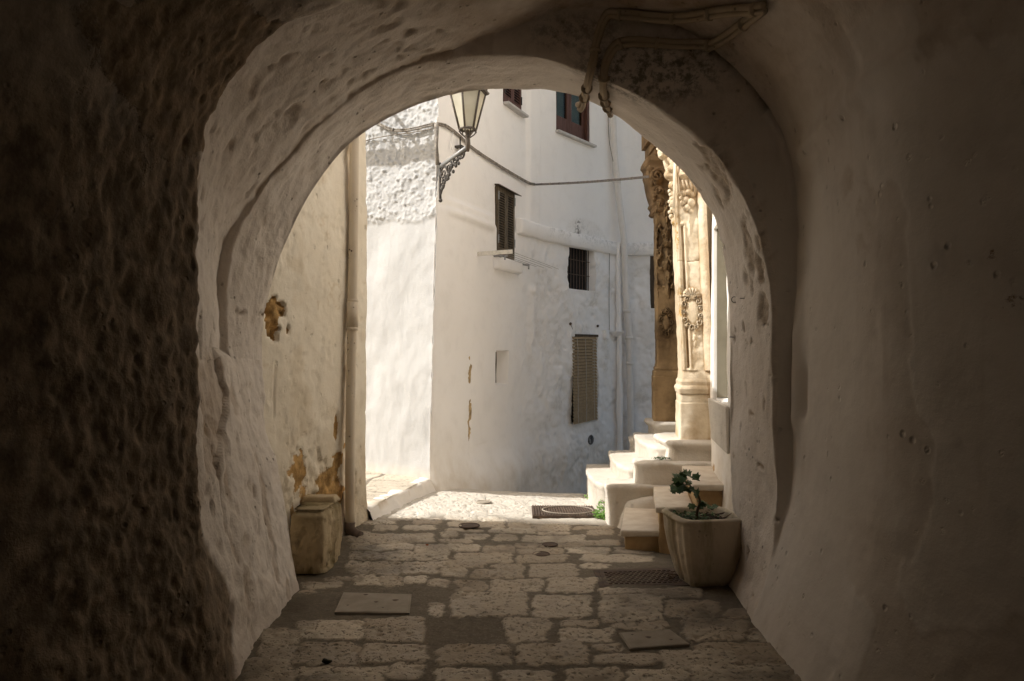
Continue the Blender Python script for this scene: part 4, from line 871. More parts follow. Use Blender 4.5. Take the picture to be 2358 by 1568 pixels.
for (c_, r_, sg) in (((1.585, 8.40, 3.40), .075, 1), ((1.60, 8.41, 3.24), .05, -1), ((1.74, 8.385, 3.42), .07, -1)):
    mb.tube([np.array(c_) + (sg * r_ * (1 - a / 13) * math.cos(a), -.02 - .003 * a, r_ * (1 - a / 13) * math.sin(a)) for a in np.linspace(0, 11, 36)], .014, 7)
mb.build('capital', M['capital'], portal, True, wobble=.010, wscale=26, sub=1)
mb = MB()
for k in range(7): mb.tube([np.array((1.63 + .07 * math.cos(a) * (1 - a / 12), 8.44 - .02 * k, 3.72 + k * .0 + .06 * math.sin(a) * (1 - a / 12))) for a in np.linspace(0, 7, 24)], .014, 6) if k == 0 else None
mb.box((1.56, 8.36, 3.62), (1.95, 8.9, 3.70)); mb.box((1.50, 8.30, 3.80), (1.95, 8.9, 4.05)); mb.box((1.54, 8.33, 3.70), (1.95, 8.9, 3.80))
mb.build('entablature', M['capital'], portal, bevel=.012)
# putto head and scrolls between the two pilasters
mb = MB(); q = at(1527, 352, 7.55); mb.ball(q, (.055, .05, .07), 14, 12)
for k in range(18): a = rg.uniform(0, 6.28); mb.ball(q + (.048 * math.cos(a), rg.uniform(-.03, .03), .025 + .05 * abs(math.sin(a))), .018, 8, 6)
mb.ball(q + (-.012, -.05, -.008), (.010, .012, .016), 6, 5); mb.ball(q + (-.03, -.044, -.04), (.02, .014, .012), 6, 5)
mb.tube([q + (.02, .0, -.05), q + (.05, .02, -.12), q + (.07, .02, -.2), q + (.05, 0, -.26)], [.03, .035, .03, .02], 8)
mb.build('putto_head', M['carved'], portal, True, wobble=.004, wscale=40)
mb = MB(); q = at(1545, 405, 7.35)
mb.tube([q + np.array((r * math.cos(a), -.01 - .004 * a, r * math.sin(a))) for a, r in ((a, .055 * (1 - a / 13.5)) for a in np.linspace(0, 11.5, 44))], .013, 8)
for k in range(10): mb.ball(q + (.0 + .012 * math.sin(k * 2.1), -.01, -.08 - .034 * k), (.024, .03, .022), 8, 6)
mb.build('volute', M['carved'], portal, True, wobble=.003, wscale=40)
mb = MB(); mb.tube([at(1555, 360, 7.13), at(1552, 480, 7.13)], .014, 8); mb.ball(at(1555, 368, 7.13), .022)
mb.build('colonnette', M['carved'], portal, True)
MB().box((1.82, 7.30, .66), (2.02, 7.66, 4.6)).build('pilaster_backing', M['carved'], portal, bevel=.01)
# recessed doorway between the pilasters
MB().box((1.95, 7.62, .6), (2.0, 8.52, 3.2)).build('door', M['oldwood'], portal, bevel=.01)
MB().box((1.84, 7.60, 3.15), (2.2, 8.55, 4.0)).build('lintel', M['carvedshade'], portal, bevel=.02)

# ------------------------------------------------------------------ portal steps
def rounded_block(pts, z0, z1, nose=.02, r=.03):
    """plan polygon raised to z1 with a softened, slightly overhanging nosing"""
    pts = np.asarray(pts, float); c = pts.mean(0); vs, fs = [], []
    q = chaikin(np.r_[pts, pts[:1]], 2)[:-1]; n = len(q)
    lv = [(z0, 0, 0), (z1 - .085, 0, 0), (z1 - .06, nose * .5, 0), (z1 - .03, nose, 0), (z1 - .012, nose * .9, 0), (z1, nose * .9 - r * .7, 0)]
    for z, off, _ in lv:
        for p in q:
            d = p - c; vs.append((*(p + d / (np.linalg.norm(d) + 1e-9) * off), z))
    for k in range(len(lv) - 1):
        for j in range(n): fs.append((k * n + j, k * n + (j + 1) % n, (k + 1) * n + (j + 1) % n, (k + 1) * n + j))
    fs.append(tuple((len(lv) - 1) * n + j for j in range(n)))
    return vs, fs
stairs = thing('portal_steps', (1.1, 7.5, -.1), 'white rounded steps with stepped cheeks rising right to the carved church portal', 'steps')
def sharp(pts):                                       # keep corners when the polygon is smoothed
    out = []
    for k in range(len(pts)):
        a, b = np.array(pts[k]), np.array(pts[(k + 1) % len(pts)]); L = np.linalg.norm(b - a); out += [a + (b - a) * min(.3, .03 / L), a + (b - a) * max(.7, 1 - .03 / L)]
    return out
for k, (x, z, y0) in enumerate(((.84, .237, 7.22), (1.085, .389, 7.24), (1.355, .586, 7.26))):
    mb = MB(); mb.add(*rounded_block(sharp([(x - .035, y0 + .22), (x, y0 + .02), (x + .03, y0 - .02), (2.0, y0 - .02 - (2.0 - x) * .10), (2.0, 8.48), (x - .02, 8.48), (x - .05, 7.9)]), -.35, z, .022))
    mb.build('step', M['stepplaster'], stairs, True, wobble=.009, wscale=8, sub=2)
def cheek(y0, y1, lv, name, zb, lab=None):
    for k, (x, z) in enumerate(lv):
        mb = MB(); mb.add(*rounded_block(sharp([(x, y0 + .05), (x + .06, y0), (2.0, y0 - .02), (2.0, y1), (x + .02, y1)]), zb if k == 0 else lv[k - 1][1] - .03, z, .022, .04))
        mb.build(name, M['stepplaster'], stairs, True, wobble=.016, wscale=6, sub=2)
cheek(6.90, 7.19, ((.855, .285), (1.120, .492)), 'step_cheek', -.2)
cheek(8.46, 8.80, ((1.02, .10), (1.11, .275), (1.325, .515)), 'step_cheek', -.5)
mb = MB(); mb.add(*rounded_block(sharp([(1.44, 6.99), (1.97, 6.95), (1.97, 7.7), (1.43, 7.7)]), .40, .665, .045, .03)); mb.build('plinth', M['stepplaster'], stairs, True, wobble=.012, wscale=7, sub=2)
mb = MB(); mb.add(*rounded_block(sharp([(1.57, 8.42), (2.0, 8.42), (2.0, 8.95), (1.57, 8.95)]), .45, .705, .055, .02)); mb.build('plinth', M['stepplaster'], stairs, True, wobble=.006, wscale=7, sub=1)
# ------------------------------------------------------------------ three marble slab steps to the side door
side = thing('side_steps', (1.2, 6.3, -.06), 'three worn marble slab steps on ochre bases behind the planter on the right', 'steps')
for (xl, xr, xf, yn, yf, z) in ((.848, 1.157, .17, 6.0, 6.90, .088), (1.113, 1.405, .15, 5.95, 6.86, .28), (1.375, 1.66, .13, 5.85, 6.80, .473)):
    mb = MB(); t = .05; mb.hexa([(xl, yn, z - t), (xr, yn - .01, z - t), (xr + xf, yf, z - t), (xl + xf, yf, z - t), (xl, yn, z), (xr, yn - .01, z), (xr + xf, yf, z), (xl + xf, yf, z)])
    sb = mb.build('slab', M['marble'], side, True, .012, wobble=.004, wscale=5, sub=2)
    b0 = -.25
    mb = MB(); mb.hexa([(xl + .035, yn + .04, b0), (xr + .1, yn + .03, b0), (xr + .1 + xf, yf, b0), (xl + .035 + xf, yf, b0), (xl + .035, yn + .04, z - t - .001), (xr + .1, yn + .03, z - t - .001), (xr + .1 + xf, yf, z - t - .001), (xl + .035 + xf, yf, z - t - .001)])
    mb.build('base', M['stepbase'], side, True, .015, wobble=.012, wscale=7, sub=3)
mb = MB(); mb.hexa([(.93, 6.82, -.2), (1.9, 6.5, -.2), (1.9, 6.95, -.2), (.9, 6.95, -.2), (1.06, 6.86, .13), (1.9, 6.72, .30), (1.9, 6.95, .34), (1.0, 6.95, .15)]); mb.build('infill', M['stepplaster'], side, True, .03, wobble=.02, wscale=6, sub=3)

# ================================================================== planters
def planter(name, loc, rz, ht, hb, H, mat, label, closed=False, sx=1.0, sy=1.0, flute=True):
    t = thing(name, loc, label, 'planter', None)
    n = 112; lev = 34; R = Matrix.Rotation(rz, 3, 'Z'); V = []
    def sq(a, h, f):
        """rounded square with fluted corners on two sides"""
        c, s = math.cos(a), math.sin(a); p = 5.0; r = 1 / (abs(c) ** p + abs(s) ** p) ** (1 / p)
        x, y = h * r * c, h * r * s; side_ = abs(c) > abs(s)
        if f and side_:
            w = y / h; k = .020 * abs(math.sin(w * math.pi * 2.6)) ** .6 * (1 if c < 0 or closed else .35); x += -k * math.copysign(1, c)
        return x * sx, y * sy
    rows_ = []
    for i in range(lev + 1):
        f = i / lev; h = hb + (ht - hb) * (1 - (1 - f) ** 1.7) + .004 * math.sin(f * math.pi)
        if f < .03: h -= .012
        if closed: h = ht * (.90 + .12 * math.sin(math.pi * (.12 + .80 * (1 - f)))) - (.035 * ((f - .9) / .1) ** 2 if f > .9 else 0)
        elif f > .97: h += .004
        rows_.append([(*sq(2 * math.pi * j / n, h, flute and .03 < f < (1.1 if closed else .965)), f * H) for j in range(n)])
    if closed:
        for h, z in ((ht * .84, H + .006), (ht * .6, H + .004), (ht * .2, H + .002), (.001, H)): rows_.append([(*sq(2 * math.pi * j / n, h, False), z) for j in range(n)])
    else:
        for h, z in ((ht - .010, H + .010), (ht - .028, H + .010), (ht - .038, H - .004), (ht - .042, H - .06), (ht - .05, H - .12)): rows_.append([(*sq(2 * math.pi * j / n, h, False), z) for j in range(n)])
    Lc = Vector(loc); P = np.array([[R @ Vector(v) + Lc for v in r] for r in rows_]); P = np.concatenate([P, P[:, :1]], 1)
    dv = P - np.array([loc[0], loc[1], 0]); dv[..., 2] = 0; dv /= np.linalg.norm(dv, axis=-1, keepdims=True) + 1e-6; P = P + dv * (fbm(P[..., 0] * 14, P[..., 1] * 14, P[..., 2] * 14, 4) * (.007 if closed else .003) - (.012 if closed else .005) * sstep(.5, .8, fbm(P[..., 0] * 22, P[..., 1] * 22, P[..., 2] * 22, 3)))[..., None]
    st = np.stack([np.clip(.55 * sstep(.2, .7, fbm(P[..., 0] * 5, P[..., 1] * 5, P[..., 2] * 2.5, 4)) + .5 * sstep(loc[2] + H * .75, loc[2] + H, P[..., 2]) * (1 if closed else .4) + .5 * sstep(loc[2] + .06, loc[2], P[..., 2]), 0, 1), P[..., 0] * 0, P[..., 0] * 0 + (.0 if not closed else .35) * sstep(.1, .6, fbm(P[..., 0] * 4, P[..., 1] * 4, P[..., 2] * 3, 4))], -1)
    grid('body', P, mat, t, {'st': st})
    if not closed:
        m = 40; u = np.linspace(-1, 1, m); A, B = np.meshgrid(u, u, indexing='ij'); h = ht - .05
        pz = H - .045 + .012 * fbm(A * 4, B * 4, 3, 3); Q = np.stack([A * h * sx, B * h * sy, pz], -1)
        Q = np.array([[R @ Vector(v) + Lc for v in r] for r in Q]); grid('soil', Q, M['soil'], t)
    return t, R
pot, RP = planter('planter', (1.235, 4.97, .004), math.radians(10), .222, .140, .43, M['planter'], 'pale cement planter with soil and a young sapling on the right beside the steps')
old, RO = planter('planter', (-1.345, 5.29, .02), math.radians(-3), .155, .135, .41, M['planterold'], 'mossy stained cement block planter with closed top below the left cream wall', True, .86, 1.55)
mb = MB(); mb.hexa([(-1.48, 5.36, .425), (-1.235, 5.36, .425), (-1.225, 5.50, .425), (-1.48, 5.50, .425), (-1.46, 5.375, .475), (-1.25, 5.375, .472), (-1.25, 5.48, .468), (-1.46, 5.48, .47)])
mb.build('top_ridge', M['planterold'], old, True, .012, wobble=.006, wscale=12, sub=2)
# sapling
def leaf(mb, c, d, n, s, lobes=3):
    d = np.asarray(d, float); d /= np.linalg.norm(d); n = np.asarray(n, float); n -= d * n.dot(d); n /= np.linalg.norm(n) + 1e-9; w = np.cross(d, n)
    out = [(0, 0), (.25, .28), (.18, .62), (.50, .42), (.62, .60), (.78, .25), (1.0, 0), (.78, -.25), (.62, -.60), (.50, -.42), (.18, -.62), (.25, -.28)]
    vs = [c + s * (a * d + b * w + n * (.18 * abs(b) - .15 * a * a)) for a, b in out]
    vs.append(c + s * .45 * d); k = len(vs) - 1
    mb.add(vs, [(k, i, (i + 1) % (k)) for i in range(k)])
tree = thing('sapling', (1.19, 4.96, .40), 'young dark green leafy sapling growing in the right planter', 'plant')
base = np.array((1.19, 4.95, .38)); pts = [base, base + (.004, 0, .09), base + (.025, -.005, .14), base + (.01, 0, .185), base + (-.03, -.01, .23), base + (-.055, -.015, .26), base + (-.095, -.02, .29)]
MB().tube(smoothline(pts, 24), list(np.linspace(.011, .003, 24)), 7).build('stem', M['stem'], tree, True)
mb = MB(); rg = random.Random(11)
for k in range(36):
    p = pts[-1] + np.array((rg.uniform(-.075, .075), rg.uniform(-.045, .045), rg.uniform(-.075, .045)))
    leaf(mb, p, (rg.uniform(-1, 1), rg.uniform(-1, .4), rg.uniform(-.7, .4)), (rg.uniform(-.4, .4), rg.uniform(-.8, .1), 1), rg.uniform(.042, .068))
for k in range(9):
    p = base + np.array((rg.uniform(-.06, .10), rg.uniform(-.03, .03), rg.uniform(.08, .13))); leaf(mb, p, (rg.uniform(-1, 1), rg.uniform(-.8, .4), .25), (0, -.4, 1), rg.uniform(.04, .06))
mb.build('leaves', M['leaf'], tree)
mb = MB()
for k in range(520):
    x = rg.uniform(-.17, .15); y = rg.uniform(-.15, .15); q = RP @ Vector((x, y, 0)); c = np.array((1.235 + q.x, 4.97 + q.y, .395 + rg.uniform(0, .03)))
    if x > .02 and rg.random() < .8: continue
    leaf(mb, c, (rg.uniform(-1, 1), rg.uniform(-1, 1), rg.uniform(.1, .9)), (0, 0, 1), rg.uniform(.012, .022))
o = mb.build('ground_cover', M['leaf'], None, label='low green ground cover on the soil of the right planter', cat='plant', kind='stuff')
tw = thing('dead_twigs', (1.3, 4.95, .4), 'dry brown twigs lying across the soil in the right planter', 'twigs'); mb = MB()
for k in range(22):
    q = RP @ Vector((rg.uniform(-.02, .16), rg.uniform(-.13, .12), 0)); a = rg.uniform(0, 6.28); L = rg.uniform(.04, .11); p = np.array((1.235 + q.x, 4.97 + q.y, .398 + rg.uniform(0, .02)))
    mb.tube([p, p + (L * .5 * math.cos(a), L * .5 * math.sin(a), .012), p + (L * math.cos(a + .4), L * math.sin(a + .4), rg.uniform(0, .03))], [.004, .003, .002], 5)
mb.tube([np.array((1.27, 4.86, .40)), np.array((1.34, 4.87, .425)), np.array((1.40, 4.90, .455))], [.004, .003, .0025], 5)
mb.build('twig', M['stem'], tw, True)
# twigs on the ground beside the pot
mb = MB()
for k in range(12):
    p = gpt(1545 + rg.uniform(-8, 30), 1328 + rg.uniform(-10, 12)); p[2] += .012; a = rg.uniform(-.5, 1.2); L = rg.uniform(.03, .08)
    mb.tube([p, p + (L * math.cos(a), L * math.sin(a) * .6, rg.uniform(.0, .02))], .0035, 5)
mb.build('ground_twigs', M['stem'], None, True, label='dry twigs scattered on the paving at the foot of the right planter', cat='twigs', kind='stuff')
# weeds at the foot of the steps
def weed(name, c, n, rx, h, mat, label, s=(.012, .026), seed=1, ry=.10):
    rr = random.Random(seed); t = thing(name, c, label, 'plant'); mb = MB(); sm = MB()
    for k in range(n):
        a = rr.uniform(0, 6.28); q = rr.random() ** .6; hh = rr.random() ** 1.2 * h * (1.15 - q); p = np.asarray(c) + (q * rx * math.cos(a), q * ry * math.sin(a), hh + .01)
        leaf(mb, p, (rr.uniform(-1, 1), rr.uniform(-1, 1), rr.uniform(-.3, .8)), (rr.uniform(-.5, .5), -.4, 1), rr.uniform(*s))
        if k % 7 == 0: sm.tube([np.asarray(c) + (rr.uniform(-.02, .02), 0, 0), (np.asarray(c) + p) / 2 + (0, 0, .02), p], .0015, 4)
    mb.build('leaves', mat, t); sm.build('stems', mat, t)
weed('weed', gpt(1386, 1193), 320, .085, .19, M['weed'], 'bright green weeds growing where the white steps meet the paving', seed=3)
weed('weed', gpt(1357, 1150) + (.0, .02, 0), 60, .05, .09, M['weed'], 'small tuft of weeds at the far left foot of the white steps', seed=4)
weed('weed', np.array((1.36, 7.02, .49)), 90, .09, .03, M['leaf'], 'low green weeds on the ledge of the white step cheek', (.008, .016), 5, .05)
mb = MB()
for k in range(34):
    p = gpt(rg.uniform(1372, 1402), rg.uniform(1187, 1197)); mb.ball(p + (0, 0, .006), (rg.uniform(.006, .02), rg.uniform(.006, .015), .006), 6, 4)
mb.build('plaster_crumbs', M['stepplaster'], None, label='white plaster crumbs on the paving beside the bright weeds', cat='rubble', kind='stuff')
# ================================================================== iron and stone covers set in the street
def cover(name, q, zoff, mat, label, cat, frame=None, pattern=None):
    """q: four photo pixels (near left, near right, far right, far left) on the street"""
    zoff += .009; c = [gpt(*p) for p in q]; cen = sum(c) / 4; t = thing(name, cen, label, cat)
    mb = MB(); up = np.array((0, 0, zoff)); dn = np.array((0, 0, -.03)); mb.hexa([p + dn for p in c] + [p + up for p in c])
    def uv(u, v, z): return (c[0] * (1 - u) + c[1] * u) * (1 - v) + (c[3] * (1 - u) + c[2] * u) * v + np.array((0, 0, z))
    if frame:
        fb = MB()
        for u0, u1, v0, v1 in ((-frame, 1 + frame, -frame, 0), (-frame, 1 + frame, 1, 1 + frame), (-frame, 0, 0, 1), (1, 1 + frame, 0, 1)):
            fb.hexa([uv(a, b, -.03) for a, b in ((u0, v0), (u1, v0), (u1, v1), (u0, v1))] + [uv(a, b, zoff - .002) for a, b in ((u0, v0), (u1, v0), (u1, v1), (u0, v1))])
        fb.build('frame', mat, t)
    mb.build('plate', mat, t, bevel=.003)
    if pattern: pattern(t, uv, zoff)
    return t
def chips(spots):
    def f(t, uv, z):
        for u, v, r in spots:
            c = uv(u, v, z + .0012); MB().add([c + np.array((r * (1 + .3 * math.sin(3 * a)) * math.cos(a), r * math.sin(a), 0)) for a in np.linspace(0, 2 * math.pi, 12, endpoint=False)], [tuple(range(12))]).build('hole', M['rust'], t)
    return f
def tread(nu, nv, du=.6, dv=.5):
    def f(t, uv, z):
        mb = MB()
        for i in range(nu):
            for j in range(nv):
                o = .5 * (j % 2) / nu; u0 = .06 + .88 * i / nu + o * .88; u1 = u0 + .88 * du / nu; v0 = .08 + .84 * j / nv; v1 = v0 + .84 * dv / nv
                if u1 > .96: continue
                mb.hexa([uv(a, b, z - .001) for a, b in ((u0, v0), (u1, v0), (u1, v1), (u0, v1))] + [uv(a, b, z + .005) for a, b in ((u0, v0), (u1, v0), (u1, v1), (u0, v1))])
        mb.build('tread_pattern', M['rust'], t)
    return f
def bars(n, ell=True):
    def f(t, uv, z):
        mb = MB()
        for i in range(n):
            u0 = .01 + .98 * i / n; u1 = u0 + .98 * .5 / n; sl = .06
            mb.hexa([uv(a, b, z - .001) for a, b in ((u0, .03), (u1, .03), (u1 - sl * 0, .97), (u0 - sl * 0, .97))] + [uv(a, b, z + .008) for a, b in ((u0, .03), (u1, .03), (u1, .97), (u0, .97))])
        mb.build('ribs', M['rust'], t)
        if ell:
            mb = MB(); mb.tube([uv(.52 + .37 * math.cos(a), .5 + .40 * math.sin(a), z + .008) for a in np.linspace(0, 2 * math.pi, 40)], .007, 6); mb.build('rim', M['coverstone'], t, True)
    return f
cover('manhole_cover', ((1392, 1353), (1592, 1348), (1552, 1312), (1378, 1318)), .004, M['rust'], 'dark rusty square manhole cover in the paving beside the right planter', 'manhole cover', .06, tread(14, 9))
cover('drain_grate', ((1226, 1193), (1392, 1193), (1372, 1170), (1224, 1169)), .012, M['rust'], 'ribbed iron drain cover lying in the sunlit strip by the white steps', 'drain cover', None, bars(26))
cover('paving_cover', ((776, 1411), (938, 1413), (943, 1372), (795, 1368)), .001, M['coverstone'], 'pale square concrete inspection cover in the paving on the left', 'inspection cover', .03, chips(((.33, .9, .014), (.52, .5, .012), (.80, .62, .018), (.12, .3, .008), (.64, .2, .007))))
cover('paving_cover', ((1452, 1496), (1584, 1486), (1540, 1453), (1428, 1461)), .001, M['coverstone'], 'grey square concrete inspection cover set crooked in the paving on the right', 'inspection cover', .025, chips(((.45, .55, .015), (.2, .8, .007), (.8, .3, .009))))
for px, py, r, lab in ((1246, 1279, .060, 'small round iron valve cap in the paving, nearest of the four'), (1266, 1257, .058, 'small round iron valve cap just beyond the nearest one'), (1080, 1213, .085, 'small round dark valve cap in the shaded paving left of the drain cover'), (1112, 1158, .075, 'pale round valve cap in the sunlit strip of street')):
    p = gpt(px, py); t = thing('valve_cap', p, lab, 'valve cap', 'round valve caps in the street')
    ringp = [p + (r * math.cos(a), r * math.sin(a), .011) for a in np.linspace(0, 2 * math.pi, 25)]
    MB().tube(ringp, .006, 6).build('rim', M['coverstone'] if py < 1200 else M['rust'], t, True)
    mb = MB(); n = 24; mb.add([p + (r * .93 * math.cos(a), r * .93 * math.sin(a), .012) for a in np.linspace(0, 2 * math.pi, n, endpoint=False)] + [p + (0, 0, .018)], [(i, (i + 1) % n, n) for i in range(n)])
    mb.build('lid', M['coverstone'] if py < 1200 else M['rust'], t)
# slotted grate in the raised side pavement
c = np.array((-1.78, 6.75, .215)); t = thing('pavement_grate', c, 'iron grate in the raised pavement of the side street behind the cream wall', 'grate'); mb = MB()
for k in range(14): mb.box((c[0] - .25 + k * .045, c[1] - .30, c[2]), (c[0] - .228 + k * .045, c[1] + .30, c[2] + .016))
mb.build('bars', M['iron'], t); mb = MB()
for a, b in (((-.28, -.33), (.40, -.30)), ((-.28, .30), (.40, .33)), ((-.28, -.30), (-.25, .30)), ((.37, -.30), (.40, .30))): mb.box((c[0] + a[0], c[1] + a[1], c[2]), (c[0] + b[0], c[1] + b[1], c[2] + .018))
mb.build('frame', M['iron'], t)
for px, py, s, lab in ((983, 1259, .018, 'tiny orange brick chip on the paving near the middle'), (905, 1172, .016, 'small dry leaf lying at the foot of the kerb'), (752, 1526, .025, 'dark tuft of moss in the paving at the lower left')):
    p = gpt(px, py); MB().ball(p + (0, 0, .008), (s, s * .6, s * .4), 7, 5).build('debris', simple('debris_%d' % px, (.35, .10, .03) if px == 983 else (.2, .12, .05) if px == 905 else (.03, .03, .015), None, .9), None, True, wobble=.006, wscale=40, label=lab, cat='debris')

# ================================================================== street lamp on the corner
A0 = np.array((-.735, 7.66, 3.18)); TIP = at(1077, 334, 7.22)
lamp = thing('street_lamp', A0, 'six-sided wrought iron lantern on a scrolled bracket at the house corner', 'street lamp')
X1 = (TIP - A0); X1 /= np.linalg.norm(X1); Hh = np.array((X1[0], X1[1], 0)); Hh /= np.linalg.norm(Hh); UPv = np.array((0, 0, 1.0))
R0 = at(1013, 384, 7.66)
MB().tube([R0, TIP - (0, 0, .015)], .019, 12).build('bracket_arm', M['greypipe'], lamp, True)
MB().tube([TIP - (0, 0, .06), TIP + (0, 0, .01), TIP + (0, 0, .07), TIP + (0, 0, .09)], [.014, .026, .022, .03], 12).build('collar', M['lampmetal'], lamp, True)
L = np.linalg.norm((TIP - R0)[:2]); S = (TIP - R0)[2]
def bp(a, b): return R0 + Hh * a * L + UPv * (S * a + b)
mb = MB()
def curl(c, r, turns, a0, sg=1, w=.011):
    mb.tube([bp(c[0] + r * (1 - .8 * f) * math.cos(a0 + sg * f * turns * 6.28) / L, c[1] + r * (1 - .8 * f) * math.sin(a0 + sg * f * turns * 6.28)) for f in np.linspace(0, 1, 34)], [w * (1 - .4 * f) for f in np.linspace(0, 1, 34)], 6)
mb.tube([bp(0, .04), bp(0, -.12), bp(.0, -.24), bp(.02, -.33)], .013, 7); mb.ball(bp(.02, -.34), .02)
mb.tube(smoothline([bp(.0, -.30), bp(.14, -.20), bp(.30, -.15), bp(.36, -.05), bp(.60, -.085), bp(.72, -.02), bp(.96, -.035)], 40), .010, 7)
curl((.13, -.09), .07, 1.4, 0); curl((.32, -.075), .062, 1.4, 1.5, -1); curl((.55, -.055), .050, 1.4, .3); curl((.78, -.045), .040, 1.3, 1.2, -1); curl((.10, -.20), .050, 1.3, 2.5); curl((.24, -.15), .04, 1.2, .2, -1)
for k in range(16): q = bp(random.uniform(.02, .62), 0); mb.ball(bp((k + .5) / 22, -.05 - .20 * (1 - (k + .5) / 20) * random.random()), (.016, .014, .02), 6, 5)
mb.build('bracket_scroll', M['iron'], lamp, True)
C0 = TIP + (0, 0, .085)
def hexp(r, z, ph=.25): return [C0 + (r * math.cos(ph + k * math.pi / 3), r * math.sin(ph + k * math.pi / 3), z) for k in range(6)]
rb, rt, zb, zt = .080, .172, .062, .410
mb = MB(); lo, hi = hexp(rb, zb), hexp(rt, zt)
for k in range(6): mb.tube([lo[k], hi[k]], .010, 6); mb.tube([lo[k], lo[(k + 1) % 6]], .011, 6); mb.tube([hi[k], hi[(k + 1) % 6]], .014, 6); mb.tube([lo[k] + (0, 0, .0), lo[k] - (0, 0, .03)], .006, 5)
for k in range(6): mb.tube(smoothline([lo[k], C0 + (.075 * math.cos(.25 + k * math.pi / 3), .075 * math.sin(.25 + k * math.pi / 3), .025), C0 + (.02 * math.cos(.25 + k * math.pi / 3), .02 * math.sin(.25 + k * math.pi / 3), -.015)], 12), .006, 6)
mb.ball(C0 + (0, 0, .04), .022); mb.tube([C0 - (0, 0, .02), C0 + (0, 0, .03)], .022, 10)
mb.build('lantern_frame', M['lampmetal'], lamp, True)
li, hi2 = hexp(rb - .004, zb + .004), hexp(rt - .005, zt - .004)
for k in range(6): MB().add([li[k], li[(k + 1) % 6], hi2[(k + 1) % 6], hi2[k]], [(0, 1, 2, 3)]).build('lantern_pane', M['frost'], lamp)
mb = MB(); r1 = [hexp(r, z) for r, z in ((.205, .405), (.21, .420), (.15, .465), (.075, .535), (.06, .565), (.02, .595))]
vs = [p for r in r1 for p in r]; mb.add(vs, [(i * 6 + j, i * 6 + (j + 1) % 6, (i + 1) * 6 + (j + 1) % 6, (i + 1) * 6 + j) for i in range(5) for j in range(6)] + [(5, 4, 3, 2, 1, 0)])
mb.ball(C0 + (0, 0, .625), .03); mb.build('lantern_roof', M['lampmetal'], lamp)
mb = MB()
for k in range(24):
    a = .25 + k * math.pi / 12; p = C0 + (.175 * math.cos(a), .175 * math.sin(a), .435); mb.ball(p + (0, 0, .018), (.016, .016, .024), 6, 5)
mb.build('roof_crest', M['lampmetal'], lamp, True)
mb = MB(); mb.tube([C0 + (0, 0, .07), C0 + (0, 0, .24)], .02, 8); mb.ball(C0 + (0, 0, .28), (.035, .035, .05), 10, 8); mb.build('bulb', M['rack'], lamp, True)

# ================================================================== cables
def run(name, pts, r, mat, label, cat, clips=None, n=50, second=None, group=None, clipmat=None):
    p = smoothline(pts, n); t = thing(name, p[0], label, cat, group)
    MB().tube(p, r, 8).build('cable', mat, t, True)
    if second is not None: MB().tube(smoothline([q + np.asarray(second) for q in pts], n), r * .8, 8).build('cable', mat, t, True)
    if clips:
        for f in clips:
            mb = MB()
            k = int(f * (n - 2)); d = p[k + 1] - p[k]; d /= np.linalg.norm(d); q = p[k] + (np.asarray(second) * .5 if second is not None else 0); rr = r * (1.25 if second is None else 1.9)
            mb.tube([q - d * .008, q + d * .008], rr, 10); mb.build('clip', clipmat or mat, t, True)
    return t
def onA(x, y, off=.035): u, z = WA.find(x, y); return WA.pt(u, z, off + .02)
def onB(x, y, off=.02): u, z = WB.find(x, y); return WB.pt(u, z, off)
run('wall_cable', [onA(868, 283), onA(905, 303), onA(930, 306), onA(960, 302), onA(985, 296), onA(1008, 290), onB(1018, 290, .03), onB(1040, 303), onB(1062, 322), onB(1080, 341), onB(1130, 374), onB(1178, 403), onB(1213, 425, .04), onB(1222, 427, .06)], .010, M['cable'], 'whitewashed cable bundle running round the house corner behind the lamp', 'cable', (.1, .3, .42, .55, .7, .8, .9), 90, (0, -.004, .018))
run('wall_cable', [onA(840, 330), onA(880, 318), onA(950, 309), onA(1000, 300)], .006, M['cable'], 'thin dark cable below the cable bundle on the rough sunlit wall', 'cable')
e0 = onB(1222, 427, .06); e1 = at(1503, 407, 8.46)
run('span_cable', [e0] + [e0 * (1 - f) + e1 * f - np.array((0, 0, .06 * f * (1 - f))) for f in (.2, .4, .6, .8)] + [e1], .008, M['darkcable'], 'dark bundled cable spanning freely from the white house to the carved portal', 'cable', tuple(np.linspace(.08, .95, 11)), 60, (0, -.003, .013), clipmat=M['cable'])
run('wall_cable', [onB(1221, 428), onB(1221, 470), onB(1220, 520), onB(1226, 534)], .007, M['white'], 'thin whitewashed cable dropping from the corner to the plaster ledge', 'cable')
run('wall_cable', [onB(1397, 560, .05), onB(1397, 600, .05), onB(1396, 700, .05), onB(1397, 770, .05)], .005, M['cable'], 'thin dark cable hanging on the shaded wall left of the tall white drainpipe', 'cable')
t = thing('cable_box', onB(1388, 770, .05), 'small white cable box on the shaded wall beside the blind', 'box'); u, z = WB.find(1388, 772); mb = MB(); WB.box(mb, u - .04, u + .05, z - .05, z + .08, .01, .09); mb.build('body', M['white'], t, bevel=.006)
MB().tube(smoothline([onB(1388, 780, .06), onB(1389, 800, .07), onB(1395, 803, .07), onB(1397, 785, .06)], 16), .005, 5).build('loop', M['white'], t, True)
run('wall_cable', [onB(1040, 300, .02), onB(1030, 335, .04), onB(1033, 355, .05), onB(1046, 358, .05), onB(1050, 340, .04)], .006, M['white'], 'looped white cable on the wall under the lamp', 'cable')
u, z = WB.find(1050, 338); mb = MB(); WB.box(mb, u - .05, u + .05, z - .02, z + .0, .0, .09); mb.tube([WB.pt(u, z - .05, .05), WB.pt(u, z + .10, .05)], .008, 6); mb.build('wall_hook', M['iron'], None, label='small dark iron hook on the long white wall just right of the lamp bracket', cat='hook')
